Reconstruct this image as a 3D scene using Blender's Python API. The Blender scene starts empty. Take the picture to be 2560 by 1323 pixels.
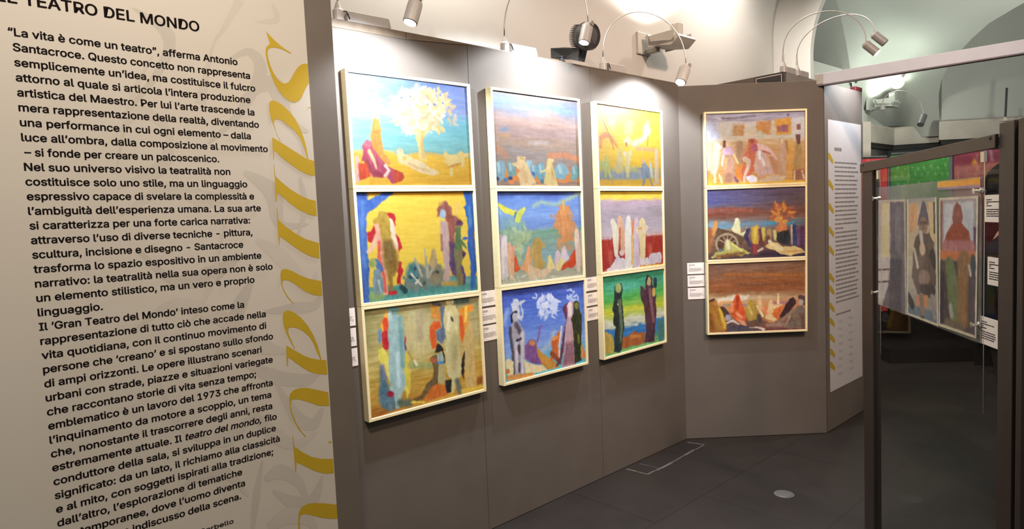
import bpy, math, random
import numpy as np
from mathutils import Vector, Matrix

# ------------------------------------------------------------------ scene, camera, light
sc = bpy.context.scene
COL = sc.collection
sc.view_settings.view_transform = 'Standard'
sc.view_settings.look = 'None'
sc.view_settings.gamma = 1.0
sc.view_settings.use_curve_mapping = False
sc.view_settings.exposure = 0.8

FPX, PITCH, ROLL, EYE = 1654.8, 0.0696, 0.043, 1.748     # focal length in pixels of a 2560x1323 frame
cp, sp, cr, sr = math.cos(PITCH), math.sin(PITCH), math.cos(ROLL), math.sin(ROLL)
fwd = Vector((0, cp, -sp)); up0 = Vector((0, sp, cp)); rt0 = Vector((1, 0, 0))
rgt = rt0 * cr - up0 * sr
upv = rt0 * sr + up0 * cr
cd = bpy.data.cameras.new('camera'); cam = bpy.data.objects.new('camera', cd); COL.objects.link(cam)
cd.sensor_width = 36.0; cd.sensor_fit = 'HORIZONTAL'; cd.lens = FPX / 2560 * 36
cd.clip_start = 0.05; cd.clip_end = 100
m = Matrix.Identity(4)
for i in range(3):
    m[i][0] = rgt[i]; m[i][1] = upv[i]; m[i][2] = -fwd[i]
m[2][3] = EYE
cam.matrix_world = m
sc.camera = cam

world = bpy.data.worlds.new('room_ambient'); sc.world = world; world.use_nodes = True
wb = world.node_tree.nodes['Background']
wb.inputs[0].default_value = (1.0, 0.97, 0.88, 1); wb.inputs[1].default_value = 0.18

def ray(px, py):
    a = (px - 1280) / FPX; b = -(py - 661.5) / FPX
    return np.array(fwd) + np.array(rgt) * a + np.array(upv) * b
CAMP = np.array([0, 0, EYE])
class Plane:                       # a vertical wall plane: azimuth of its direction, distance from the eye
    def __init__(s, t, d):
        s.dir = np.array([math.sin(t), math.cos(t), 0]); s.n = np.array([math.cos(t), -math.sin(t), 0]); s.d = d
    def hit(s, px, py):            # -> (along the wall, height above the floor)
        R = ray(px, py); P = R * (-s.d / (R @ s.n))
        return float(P @ s.dir), float(P[2] + EYE)
    def pt(s, u, z, off=0.0):
        return Vector(s.dir * u + s.n * (off - s.d) + np.array([0, 0, z]))
    def off(s, u, px, py):         # point of the ray at distance u along the wall -> (offset from the wall, height)
        R = ray(px, py); P = R * (u / (R @ s.dir))
        return float(P @ s.n + s.d), float(P[2] + EYE)
def atz(px, py, z=0.0):
    R = ray(px, py); k = (z - EYE) / R[2]; return Vector(CAMP + R * k)
def atd(px, py, depth):            # point at a depth along the view axis
    return Vector(CAMP + ray(px, py) * depth)

TA = 0.8270
WA = Plane(TA, 2.791)              # long grey wall
WB = Plane(math.radians(90.0), 4.972)
WN = Plane(TA, 2.40)               # the banner's panel
WC = Plane(TA, 2.064)              # panel with the white poster (behind wall B's end)
WV = Plane(TA, 3.20)               # masonry wall behind the panels
WD = Plane(math.radians(11.3), -1.1358)   # glazed display frame
# lamp powers: wall lamps 1-3, unused, uplight near, uplight far, round lamp, poster lamp, added hangings light, added high tray lamps
LP = [78, 54, 58, 0, 75, 14, 6, 31, 160, 58, 62]
HL = [100, 224, 330, 160, 110]
GAIN = {(1, 0): (3.75, 3.876, 4.089), (1, 1): (2.075, 2.013, 1.981), (1, 2): (1.312, 1.19, 1.12), (2, 0): (3.423, 3.463, 3.625), (2, 1): (2.075, 1.92, 1.858), (2, 2): (1.414, 1.262, 1.144), (3, 0): (4.429, 4.382, 4.574), (3, 1): (2.109, 1.889, 1.799), (3, 2): (1.441, 1.262, 1.144), (4, 0): (1.686, 1.342, 1.107), (4, 1): (1.711, 1.464, 1.312), (4, 2): (1.336, 1.147, 1.037)}
GDRAW = (0.62, 0.56, 0.50); GHANG = (1.75, 1.75, 1.55); CAL = False
TOP = 2.685

def spot(name, loc, target, power, angle, blend=0.5, col=(1, 1, 1), rad=0.03):
    l = bpy.data.lights.new(name, 'SPOT'); l.energy = power; l.spot_size = math.radians(angle); l.spot_blend = blend
    l.color = col; l.shadow_soft_size = rad
    o = bpy.data.objects.new(name, l); COL.objects.link(o); o.location = loc
    o.rotation_euler = (Vector(target) - Vector(loc)).to_track_quat('-Z', 'Y').to_euler()
    return o
def point(name, loc, power, col=(1, 1, 1), rad=0.1):
    l = bpy.data.lights.new(name, 'POINT'); l.energy = power; l.color = col; l.shadow_soft_size = rad
    o = bpy.data.objects.new(name, l); COL.objects.link(o); o.location = loc; return o
WARM = (1.0, 0.86, 0.72); NEUT = (0.86, 0.94, 1.06); COOL = (0.86, 1.0, 0.88)
# fill lights added out of view to brighten panels, second bay and glazed frame
spot('hall_lamp_light', (1.9, 1.0, 3.9), WA.pt(2.9, 1.9), HL[0], 95, 0.9, (1.0, 0.68, 0.46), 0.15)
spot('hall_lamp_light', WN.pt(0.35, 3.9, 1.7), WN.pt(0.6, 1.5), HL[1], 90, 0.9, WARM, 0.15)
spot('hall_lamp_light', (2.6, 1.9, 4.1), WB.pt(1.7, 2.0), HL[2], 80, 0.9, (1.0, 0.75, 0.62), 0.15)
spot('hall_lamp_light', atd(2850, 380, 5.0), atd(2300, 0, 7.4), HL[3], 100, 0.9, (0.93, 1.0, 0.90), 0.2)  # added light for the second bay's vault
spot('hall_lamp_light', (0.2, 2.6, 3.9), WD.pt(3.05, 1.45), HL[4], 46, 0.9, (1.0, 0.90, 0.80), 0.12)  # added light for the drawings in the glazed frame

# ------------------------------------------------------------------ helpers
def srgb(r, g, b):
    f = lambda c: (c / 255 / 12.92) if c / 255 <= 0.04045 else ((c / 255 + 0.055) / 1.055) ** 2.4
    return (f(r), f(g), f(b))
def mat(name, col, rough=0.6, metal=0.0, var=0.06, scale=12.0, bump=0.0, emit=None, estr=0.0, spec=None, stretch=None):
    M = bpy.data.materials.new(name); M.use_nodes = True
    nt = M.node_tree; b = nt.nodes['Principled BSDF']
    b.inputs['Roughness'].default_value = rough; b.inputs['Metallic'].default_value = metal
    if spec is not None: b.inputs['Specular IOR Level'].default_value = spec
    tc = nt.nodes.new('ShaderNodeTexCoord'); nz = nt.nodes.new('ShaderNodeTexNoise')
    nz.inputs['Scale'].default_value = scale; nz.inputs['Detail'].default_value = 5
    if stretch:
        mp = nt.nodes.new('ShaderNodeMapping'); mp.inputs['Scale'].default_value = stretch
        nt.links.new(tc.outputs['Object'], mp.inputs[0]); nt.links.new(mp.outputs[0], nz.inputs['Vector'])
    else:
        nt.links.new(tc.outputs['Object'], nz.inputs['Vector'])
    rp = nt.nodes.new('ShaderNodeValToRGB')
    rp.color_ramp.elements[0].position = 0.3; rp.color_ramp.elements[1].position = 0.7
    rp.color_ramp.elements[0].color = tuple(max(0, c * (1 - var)) for c in col) + (1,)
    rp.color_ramp.elements[1].color = tuple(min(1, c * (1 + var)) for c in col) + (1,)
    nt.links.new(nz.outputs['Fac'], rp.inputs['Fac']); nt.links.new(rp.outputs['Color'], b.inputs['Base Color'])
    if bump:
        bp = nt.nodes.new('ShaderNodeBump'); bp.inputs['Strength'].default_value = bump; bp.inputs['Distance'].default_value = 0.01
        nt.links.new(nz.outputs['Fac'], bp.inputs['Height']); nt.links.new(bp.outputs['Normal'], b.inputs['Normal'])
    if emit:
        b.inputs['Emission Color'].default_value = tuple(emit) + (1,); b.inputs['Emission Strength'].default_value = estr
    return M
def paintmat(name, rough=0.55):
    M = bpy.data.materials.new(name); M.use_nodes = True
    nt = M.node_tree; b = nt.nodes['Principled BSDF']; b.inputs['Roughness'].default_value = rough
    b.inputs['Specular IOR Level'].default_value = 0.25
    a = nt.nodes.new('ShaderNodeAttribute'); a.attribute_name = 'paint'
    nz = nt.nodes.new('ShaderNodeTexNoise'); nz.inputs['Scale'].default_value = 90; nz.inputs['Detail'].default_value = 4
    tc = nt.nodes.new('ShaderNodeTexCoord'); nt.links.new(tc.outputs['Object'], nz.inputs['Vector'])
    bp = nt.nodes.new('ShaderNodeBump'); bp.inputs['Strength'].default_value = 0.12; bp.inputs['Distance'].default_value = 0.003
    nt.links.new(nz.outputs['Fac'], bp.inputs['Height']); nt.links.new(bp.outputs['Normal'], b.inputs['Normal'])
    nt.links.new(a.outputs['Color'], b.inputs['Base Color'])
    return M
def glassmat(name, tint, haze, refl_rough=0.02, alpha_col=None):
    """clear sheet: mostly transparent, fresnel reflection, optional milky haze"""
    M = bpy.data.materials.new(name); M.use_nodes = True; nt = M.node_tree
    for n in list(nt.nodes): nt.nodes.remove(n)
    out = nt.nodes.new('ShaderNodeOutputMaterial')
    tr = nt.nodes.new('ShaderNodeBsdfTransparent'); tr.inputs[0].default_value = tint + (1,)
    gl = nt.nodes.new('ShaderNodeBsdfGlossy'); gl.inputs['Roughness'].default_value = refl_rough
    df = nt.nodes.new('ShaderNodeBsdfDiffuse'); df.inputs[0].default_value = (alpha_col or (0.6, 0.58, 0.55)) + (1,)
    fr = nt.nodes.new('ShaderNodeFresnel'); fr.inputs[0].default_value = 1.35
    nz = nt.nodes.new('ShaderNodeTexNoise'); nz.inputs['Scale'].default_value = 6
    ml = nt.nodes.new('ShaderNodeMath'); ml.operation = 'MULTIPLY'; ml.inputs[1].default_value = haze * 2
    nt.links.new(nz.outputs['Fac'], ml.inputs[0])
    m1 = nt.nodes.new('ShaderNodeMixShader'); m2 = nt.nodes.new('ShaderNodeMixShader')
    nt.links.new(ml.outputs[0], m1.inputs[0]); nt.links.new(tr.outputs[0], m1.inputs[1]); nt.links.new(df.outputs[0], m1.inputs[2])
    ge = nt.nodes.new('ShaderNodeNewGeometry'); iv = nt.nodes.new('ShaderNodeMath'); iv.operation = 'SUBTRACT'; iv.inputs[0].default_value = 1.0; iv.use_clamp = True
    nt.links.new(ge.outputs['Backfacing'], iv.inputs[1]); fm = nt.nodes.new('ShaderNodeMath'); fm.operation = 'MULTIPLY'
    nt.links.new(fr.outputs[0], fm.inputs[0]); nt.links.new(iv.outputs[0], fm.inputs[1])
    f2 = nt.nodes.new('ShaderNodeMath'); f2.operation = 'MULTIPLY'; f2.inputs[1].default_value = 0.32; nt.links.new(fm.outputs[0], f2.inputs[0])
    nt.links.new(f2.outputs[0], m2.inputs[0]); nt.links.new(m1.outputs[0], m2.inputs[1]); nt.links.new(gl.outputs[0], m2.inputs[2])
    nt.links.new(m2.outputs[0], out.inputs[0])
    return M

class MB:
    def __init__(s): s.v = []; s.f = []; s.m = []
    def poly(s, pts, mi=0):
        k = len(s.v); s.v += [tuple(p) for p in pts]; s.f.append(tuple(range(k, k + len(pts)))); s.m.append(mi)
    def prism(s, pts, vec, mi=0):
        pts = [Vector(p) for p in pts]; vec = Vector(vec); k = len(s.v); n = len(pts)
        s.v += [tuple(p) for p in pts] + [tuple(p + vec) for p in pts]
        s.f.append(tuple(range(k, k + n))); s.f.append(tuple(range(k + 2 * n - 1, k + n - 1, -1)))
        s.m += [mi, mi]
        for i in range(n):
            j = (i + 1) % n; s.f.append((k + i, k + n + i, k + n + j, k + j)); s.m.append(mi)
    def box(s, P, u0, u1, z0, z1, o0, o1, mi=0):      # box on a wall plane: along, height, offset
        s.prism([P.pt(u0, z0, o0), P.pt(u1, z0, o0), P.pt(u1, z1, o0), P.pt(u0, z1, o0)], P.pt(0, 0, o1) - P.pt(0, 0, o0), mi)
    def obox(s, c, ax, ay, az, sx, sy, sz, mi=0):
        c = Vector(c); ax = Vector(ax).normalized(); ay = Vector(ay).normalized(); az = Vector(az).normalized()
        q = [c + ax * (a * sx / 2) + ay * (b * sy / 2) - az * (sz / 2) for a, b in ((-1, -1), (1, -1), (1, 1), (-1, 1))]
        s.prism(q, az * sz, mi)
    def tube(s, pts, r, n=8, mi=0, caps=True):
        pts = [Vector(p) for p in pts]; k0 = len(s.v)
        rs = r if isinstance(r, (list, tuple)) else [r] * len(pts)
        ref = None
        for i, p in enumerate(pts):
            t = (pts[min(i + 1, len(pts) - 1)] - pts[max(i - 1, 0)]).normalized()
            if ref is None:
                ref = t.orthogonal().normalized()
            ref = (ref - t * ref.dot(t)).normalized(); b = t.cross(ref)
            for j in range(n):
                a = 2 * math.pi * j / n
                s.v.append(tuple(p + (ref * math.cos(a) + b * math.sin(a)) * rs[i]))
        for i in range(len(pts) - 1):
            for j in range(n):
                a = k0 + i * n + j; b2 = k0 + i * n + (j + 1) % n
                s.f.append((a, b2, b2 + n, a + n)); s.m.append(mi)
        if caps:
            s.f.append(tuple(range(k0 + n - 1, k0 - 1, -1))); s.m.append(mi)
            e = k0 + (len(pts) - 1) * n; s.f.append(tuple(range(e, e + n))); s.m.append(mi)
    def lathe(s, c, axis, prof, n=24, mi=0):          # prof: [(radius, height along axis)]
        c = Vector(c); axis = Vector(axis).normalized()
        s.tube([c + axis * (h + i * 1e-6) for i, (r, h) in enumerate(prof)], [max(r, 1e-4) for r, h in prof], n, mi)
    def ball(s, c, rx, ry, rz, n=16, mi=0):
        c = Vector(c); k = len(s.v); m_ = n // 2
        for i in range(m_ + 1):
            th = math.pi * i / m_
            for j in range(n):
                ph = 2 * math.pi * j / n
                s.v.append((c.x + rx * math.sin(th) * math.cos(ph), c.y + ry * math.sin(th) * math.sin(ph), c.z + rz * math.cos(th)))
        for i in range(m_):
            for j in range(n):
                a = k + i * n + j; b2 = k + i * n + (j + 1) % n
                s.f.append((a, a + n, b2 + n, b2)); s.m.append(mi)
    def grid(s, rows, mi=0):
        k = len(s.v); n = len(rows[0])
        for r in rows: s.v += [tuple(p) for p in r]
        for i in range(len(rows) - 1):
            for j in range(n - 1):
                a = k + i * n + j; s.f.append((a, a + 1, a + n + 1, a + n)); s.m.append(mi)
    def build(s, name, mats, parent=None, smooth=False, bevel=0.0, org=None):
        if not isinstance(mats, (list, tuple)): mats = [mats]
        V = np.array(s.v, float)
        if parent is not None: o0 = np.array(parent.matrix_world_loc if hasattr(parent, 'matrix_world_loc') else WL[parent.name])
        elif org is not None: o0 = np.array(org)
        else: o0 = np.array([(V[:, 0].min() + V[:, 0].max()) / 2, (V[:, 1].min() + V[:, 1].max()) / 2, V[:, 2].min()])
        me = bpy.data.meshes.new(name); me.from_pydata([tuple(p) for p in (V - o0)], [], s.f); me.validate()
        for M in mats: me.materials.append(M)
        if len(mats) > 1: me.polygons.foreach_set('material_index', s.m[:len(me.polygons)])
        import bmesh
        bm = bmesh.new(); bm.from_mesh(me); bmesh.ops.recalc_face_normals(bm, faces=bm.faces); bm.to_mesh(me); bm.free()
        if smooth: me.shade_smooth()
        o = bpy.data.objects.new(name, me); COL.objects.link(o)
        if parent is not None:
            o.parent = parent; WL[o.name] = tuple(o0)
        else:
            o.location = o0; WL[o.name] = tuple(o0)
        if bevel:
            b = o.modifiers.new('bevel', 'BEVEL'); b.width = bevel; b.segments = 2; b.limit_method = 'ANGLE'
        if smooth:
            pass
        return o
WL = {}
def tag(o, label, cat, group=None, kind=None):
    o['label'] = label; o['category'] = cat
    if group: o['group'] = group
    if kind: o['kind'] = kind
    return o
def thing(name, loc, label, cat, group=None):
    o = bpy.data.objects.new(name, None); COL.objects.link(o); o.location = loc; o.empty_display_size = 0.05
    WL[o.name] = tuple(loc); return tag(o, label, cat, group)
def struct(o): o['kind'] = 'structure'; return o

rng = random.Random(7); nrng = np.random.default_rng(11)

# ------------------------------------------------------------------ materials
GREY = mat('grey_panel_laminate', (0.1093, 0.092, 0.077), 0.75, var=0.05, scale=5, bump=0.05, spec=0.2)
BATTEN = mat('raw_wood_batten', (0.13, 0.095, 0.065), 0.6, var=0.15, scale=20)
PLASTER = mat('cream_plaster', (0.460, 0.438, 0.402), 0.9, var=0.03, scale=1.2, bump=0.04, spec=0.1)
PLASTER2 = mat('pale_grey_plaster', (0.4026, 0.4026, 0.3681), 0.9, var=0.05, scale=1.0, bump=0.05, spec=0.1)
STONE = mat('grey_cornice_stone', (0.405, 0.362, 0.310), 0.85, var=0.12, scale=3, bump=0.1, spec=0.15)
WALLLOW = mat('grey_violet_wall', (0.240, 0.240, 0.262), 0.9, var=0.05, scale=2, spec=0.1)
SHADOWGAP = mat('dark_gap_and_shade', (0.02, 0.018, 0.016), 0.8)  # open panel joints, and the painted shade under the cornice
WOOD = mat('pale_frame_wood', (0.72, 0.612, 0.36), 0.5, var=0.06, scale=25, stretch=(1, 1, 6))
CARD = mat('white_card', (0.74, 0.68, 0.64), 0.7, var=0.02)
INK = mat('black_ink', (0.0069, 0.0046, 0.0046), 0.9, var=0.0, spec=0.05)
GINK = mat('grey_ink', (0.15, 0.135, 0.125), 0.7, var=0.1)
BANNER = mat('banner_print_paper', (0.408, 0.3784, 0.3311), 0.65, var=0.015, scale=3, spec=0.2)
YEL = mat('mustard_print', (0.343, 0.2365, 0.0147), 0.6, var=0.03, spec=0.2)
FAINT = mat('faint_grey_print', (0.3548, 0.3282, 0.2867), 0.65, var=0.03, scale=6, spec=0.2)
FAINT2 = mat('fainter_grey_print', (0.3784, 0.3501, 0.3063), 0.65, var=0.03, scale=6, spec=0.2)
LAMPW = mat('lamp_off_white', (0.3566, 0.3336, 0.3106), 0.45, var=0.03)
LAMPG = mat('lamp_warm_grey', (0.2415, 0.2243, 0.207), 0.4, var=0.04)
WIRE = mat('arm_steel', (0.55, 0.52, 0.49), 0.3, 0.8, var=0.05)
BLACK = mat('black_metal', (0.018, 0.017, 0.016), 0.45, var=0.1)
GLOW = mat('lit_lamp_lens', (1, 1, 1), 0.3, emit=(1, 0.98, 0.94), estr=12)
CHROME = mat('chrome_clip', (0.7, 0.69, 0.66), 0.2, 1.0, var=0.03)
BROWN = mat('brown_steel', (0.0431, 0.0299, 0.0247), 0.5, var=0.08, scale=8)
BROWNG = mat('dark_groove', (0.010, 0.008, 0.007), 0.6)
GLASS = glassmat('clear_glass', (0.96, 0.97, 0.96), 0.004)
ACRYL = glassmat('clear_acrylic', (0.93, 0.93, 0.93), 0.025, 0.05)
MILKY = glassmat('milky_acrylic', (0.88, 0.89, 0.88), 0.20, 0.05)
PAINT = paintmat('oil_paint')
CALM = mat('cal', (0.8, 0.8, 0.8), 0.9, var=0)
PAINTD = paintmat('matte_paint', 0.8)
WHITEB = mat('white_beam_paint', (0.45, 0.475, 0.53), 0.5, var=0.03)

def floormat():
    M = bpy.data.materials.new('slate_floor_slabs'); M.use_nodes = True; nt = M.node_tree; b = nt.nodes['Principled BSDF']
    tc = nt.nodes.new('ShaderNodeTexCoord'); mp = nt.nodes.new('ShaderNodeMapping')
    mp.inputs['Rotation'].default_value = (0, 0, TA - math.pi / 2)
    br = nt.nodes.new('ShaderNodeTexBrick'); br.inputs['Scale'].default_value = 1.0
    br.inputs['Brick Width'].default_value = 1.0; br.inputs['Row Height'].default_value = 0.72
    br.inputs['Mortar Size'].default_value = 0.004; br.inputs['Mortar Smooth'].default_value = 0.3
    br.inputs['Color1'].default_value = (0.0222, 0.0167, 0.0133, 1); br.inputs['Color2'].default_value = (0.0188, 0.0146, 0.0122, 1)
    br.inputs['Mortar'].default_value = (0.0121, 0.0094, 0.0077, 1)
    nz = nt.nodes.new('ShaderNodeTexNoise'); nz.inputs['Scale'].default_value = 3.5; nz.inputs['Detail'].default_value = 8
    rp = nt.nodes.new('ShaderNodeValToRGB'); rp.color_ramp.elements[0].color = (0.78, 0.78, 0.78, 1); rp.color_ramp.elements[1].color = (1.2, 1.18, 1.15, 1)
    mx = nt.nodes.new('ShaderNodeMix'); mx.data_type = 'RGBA'; mx.blend_type = 'MULTIPLY'; mx.inputs[0].default_value = 1
    nt.links.new(tc.outputs['Object'], mp.inputs[0]); nt.links.new(mp.outputs[0], br.inputs['Vector']); nt.links.new(tc.outputs['Object'], nz.inputs['Vector'])
    nt.links.new(nz.outputs['Fac'], rp.inputs[0]); nt.links.new(br.outputs['Color'], mx.inputs[6]); nt.links.new(rp.outputs[0], mx.inputs[7])
    nt.links.new(mx.outputs[2], b.inputs['Base Color'])
    r2 = nt.nodes.new('ShaderNodeMapRange'); r2.inputs[3].default_value = 0.42; r2.inputs[4].default_value = 0.62
    nt.links.new(nz.outputs['Fac'], r2.inputs[0]); nt.links.new(r2.outputs[0], b.inputs['Roughness'])
    b.inputs['Specular IOR Level'].default_value = 0.3
    bp = nt.nodes.new('ShaderNodeBump'); bp.inputs['Strength'].default_value = 0.08; bp.inputs['Distance'].default_value = 0.01
    nt.links.new(nz.outputs['Fac'], bp.inputs['Height']); nt.links.new(bp.outputs['Normal'], b.inputs['Normal'])
    return M

# ------------------------------------------------------------------ setting
fl = MB(); fl.prism([(-6, -4, -0.05), (14, -4, -0.05), (14, 14, -0.05), (-6, 14, -0.05)], (0, 0, 0.05))
struct(fl.build('floor', floormat(), org=(0, 0, 0)))

def panelwall(name, P, us, z1, thick, mats):
    """a run of panels with 3 mm open joints at the given positions"""
    b = MB(); g = 0.0015
    for i in range(len(us) - 1):
        b.box(P, us[i] + (g if i else 0), us[i + 1] - (g if i < len(us) - 2 else 0), 0.004, z1, -thick, 0)
    b.box(P, us[0] + 0.02, us[-1] - 0.02, 0.004, z1 - 0.01, -thick - 0.02, -thick + 0.002, 1)
    return struct(b.build(name, mats))
uc = (4.972 - WA.d * math.sin(TA)) / math.cos(TA)   # inner corner of the two walls
s1 = WA.hit(1190, 600)[0]; s2 = WA.hit(1506, 1100)[0]
panelwall('wall_back', WA, [0.62, s1, s2, uc], TOP, 0.05, [GREY, SHADOWGAP])
eb = WB.hit(2062, 600)[0]; ub0 = float(WA.pt(uc, 0).x)
panelwall('wall_right', WB, [ub0, eb], TOP - 0.02, 0.05, [GREY, SHADOWGAP])
ue = 0.8165 * 1.6
panelwall('wall_left', WN, [-1.9, ue], TOP, 0.06, [GREY, SHADOWGAP])
c0 = WC.hit(2064, 600)[0]; c1 = WC.hit(2157, 600)[0]
panelwall('wall_far', WC, [c0, c1], TOP - 0.03, 0.05, [GREY, SHADOWGAP])
# raw batten along the top of the long wall, thinning out to the right
b = MB(); bu = [WA.hit(838, 36)[0], WA.hit(1012, 69)[0], WA.hit(1163, 105)[0], s1]
for i in (0, 1):
    h0 = 0.036 if i == 0 else 0.030; h1 = 0.031 if i == 0 else 0.004
    b.prism([WA.pt(bu[i] + 0.004 * i - (0.9 if i == 0 else 0), TOP - h0, 0.001), WA.pt(bu[i + 1] - 0.002, TOP - h1, 0.001), WA.pt(bu[i + 1] - 0.002, TOP + 0.003, 0.001), WA.pt(bu[i] + 0.004 * i - (0.9 if i == 0 else 0), TOP + 0.003, 0.001)], WA.n * 0.004)
b.box(WA, 0.62, uc, TOP - 0.0, TOP + 0.006, -0.05, 0.002)
struct(b.build('trim_2', BATTEN))
b = MB(); b.box(WB, ub0, eb, TOP - 0.02, TOP - 0.016, -0.05, 0.001); struct(b.build('trim_3', BATTEN))

# masonry: long vaulted wall
def vaultw(z, R=1.25, z0=1.70 + EYE):
    if z <= z0: return 0.0
    s = min(z - z0, R * 0.97); return R - math.sqrt(R * R - s * s)
zs = [0.0, 1.0, 2.2, 2.9, 3.2, 3.45] + [3.45 + 0.06 * i for i in range(1, 21)]
b = MB()
b.grid([[WV.pt(u, z, vaultw(z)) for u in np.linspace(-2.5, 6.9, 16)] for z in zs])
o = struct(b.build('wall_vault', PLASTER, smooth=True))
# transverse arch rib
def archw(z, R=1.15, z0=1.46 + EYE):
    if z <= z0: return 0.371
    s = min(z - z0, R * 0.97); return 0.371 + R - math.sqrt(R * R - s * s)
U0, U1 = 6.70, 6.77
b = MB()
zz = [0.0, 1.5, 2.5, 3.0] + [3.1 + 0.07 * i for i in range(0, 19)]
for (a, c) in ((U0, U0), (U1, U1)):
    b.grid([[WV.pt(a, z, -0.05), WV.pt(a, z, archw(z))] for z in zz])
b.grid([[WV.pt(U0, z, archw(z)), WV.pt(U1, z, archw(z))] for z in zz])
struct(b.build('trim_arch', PLASTER))
# second bay: wall with a lunette recess
sill = [WV.hit(2020, 148), WV.hit(2128, 179)]
zl0, zl1 = sill[0][1], sill[1][1]
b = MB()
b.prism([WV.pt(7.0, 0), WV.pt(10.03, 0), WV.pt(10.03, 2.75), WV.pt(9.2, 2.9), WV.pt(sill[1][0], zl1), WV.pt(7.0, zl0)], WV.n * -1.25)
struct(b.build('wall_lunette_base', PLASTER2))
b = MB(); b.box(WV, 6.5, 9.9, 2.0, 5.2, -1.3, -1.2); struct(b.build('wall_lunette', PLASTER2))
# sail of the second vault
ys = [345, 322, 300, 270, 240, 205, 175, 140, 100, 60, 25, -20, -70, -130]
xl = [2150, 2146, 2143, 2138, 2134, 2129, 2126, 2121, 2114, 2106, 2098, 2085, 2070, 2050]
xr = [2356, 2352, 2349, 2347, 2347, 2353, 2367, 2392, 2428, 2472, 2530, 2610, 2700, 2820]
rows = []
for i, y in enumerate(ys):
    v = i / (len(ys) - 1); row = []
    dl = float((np.array(WV.pt(*WV.hit(xl[i], y))) - CAMP) @ np.array(fwd)); dr = 8.75 - 2.9 * v ** 1.6
    dl = dl - 1.0 * v ** 1.6
    for j in range(25):
        t = j / 24; x = xl[i] + (xr[i] - xl[i]) * t
        dcorner = 9.35 * (1 - v) ** 0.5 + (1 - (1 - v) ** 0.5) * (dl * (1 - t) + dr * t)
        w = math.exp(-((x - 2219) / 75) ** 2) * (1 - v) ** 1.5
        lin = dl + (dr - dl) * t
        row.append(atd(x, y + (8 * (t - 0.35) * (1 - v) * -1), lin * (1 - w) + dcorner * w))
    rows.append(row)
b = MB(); b.grid(rows); struct(b.build('ceiling', PLASTER2, smooth=True))
b = MB(); jb = Vector(WV.n) * -1.6
b.grid([[r_[0], r_[0] + jb] for r_ in rows[5:]]); struct(b.build('trim_added_jamb', PLASTER2))  # jamb added to keep lamp light off the lunette behind it
# end wall of the second bay: cornice, lower wall, big lunette
K = WV.pt(10.03, 0)
E2b = atd(2368, 330, 8.85); E3a = atd(2370, 330, 8.55); E3b = atd(2950, 300, 8.3)
ZC0, ZC1 = EYE + 0.765, EYE + 1.0
def flat(p): return Vector((p.x, p.y, 0))
pl = [flat(WV.pt(6.9, 0)), flat(K), flat(E2b)]
for nm_, a, c in (('wall_end_left', pl[0], pl[1]), ('wall_end', pl[1], pl[2]), ('wall_end_return', flat(E2b), flat(E3a)), ('wall_end_right', flat(E3a), flat(E3b))):
    b = MB(); d_ = (c - a).normalized(); nb = Vector((-d_.y, d_.x, 0)) * 0.06
    b.prism([a, c, c + Vector((0, 0, 2.62)), a + Vector((0, 0, 2.62))], nb); struct(b.build(nm_, WALLLOW))
def cornice(name, pts, z0, z1, proj, m_):
    b = MB()
    nrm = []
    for i in range(len(pts) - 1):
        d = (pts[i + 1] - pts[i]).normalized(); nrm.append(Vector((d.y, -d.x, 0)))
    offs = []
    for i in range(len(pts)):
        if i == 0: n_ = nrm[0]
        elif i == len(pts) - 1: n_ = nrm[-1]
        else:
            n_ = (nrm[i - 1] + nrm[i]).normalized(); n_ = n_ / max(0.4, n_.dot(nrm[i]))
        offs.append(n_)
    prof = [(0.01, z0 - 0.005), (proj, z0), (proj, z1 - 0.03), (proj * 0.9, z1), (0, z1 + 0.02)]
    b.grid([[p + o_ * w + Vector((0, 0, z)) for (w, z) in prof] for p, o_ in zip(pts, offs)])
    struct(b.build(name, m_))
    b = MB(); b.grid([[p + o_ * w + Vector((0, 0, z)) for (w, z) in ((0.0, z0 - 0.062), (proj * 0.8, z0 - 0.062), (proj * 0.8, z0 - 0.006), (0.0, z0 - 0.006))] for p, o_ in zip(pts, offs)])  # dark strip standing in for the shade under the cornice
    return struct(b.build(name + '_shade_strip', SHADOWGAP))
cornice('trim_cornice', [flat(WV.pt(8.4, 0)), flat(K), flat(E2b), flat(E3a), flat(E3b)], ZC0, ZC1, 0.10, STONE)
b = MB(); l0 = atd(2354, 312, 8.62); l1 = E3b
b.prism([flat(l0) + Vector((0, 0, ZC1)), flat(l1) + Vector((0, 0, ZC1)), flat(l1) + Vector((0, 0, 6)), flat(l0) + Vector((0, 0, 6))], (0.0, 0.15, 0))
struct(b.build('wall_end_lunette', PLASTER2))
# small pier seen between the poster panel and the cornice
b = MB(); p0 = atd(2157, 330, 7.6); p1 = atd(2177, 330, 7.6)
b.prism([flat(p0), flat(p1), flat(p1) + Vector((0.1, 0.3, 0)), flat(p0) + Vector((0.1, 0.3, 0))], (0, 0, EYE + 0.93))
struct(b.build('wall_pier', STONE))

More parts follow.
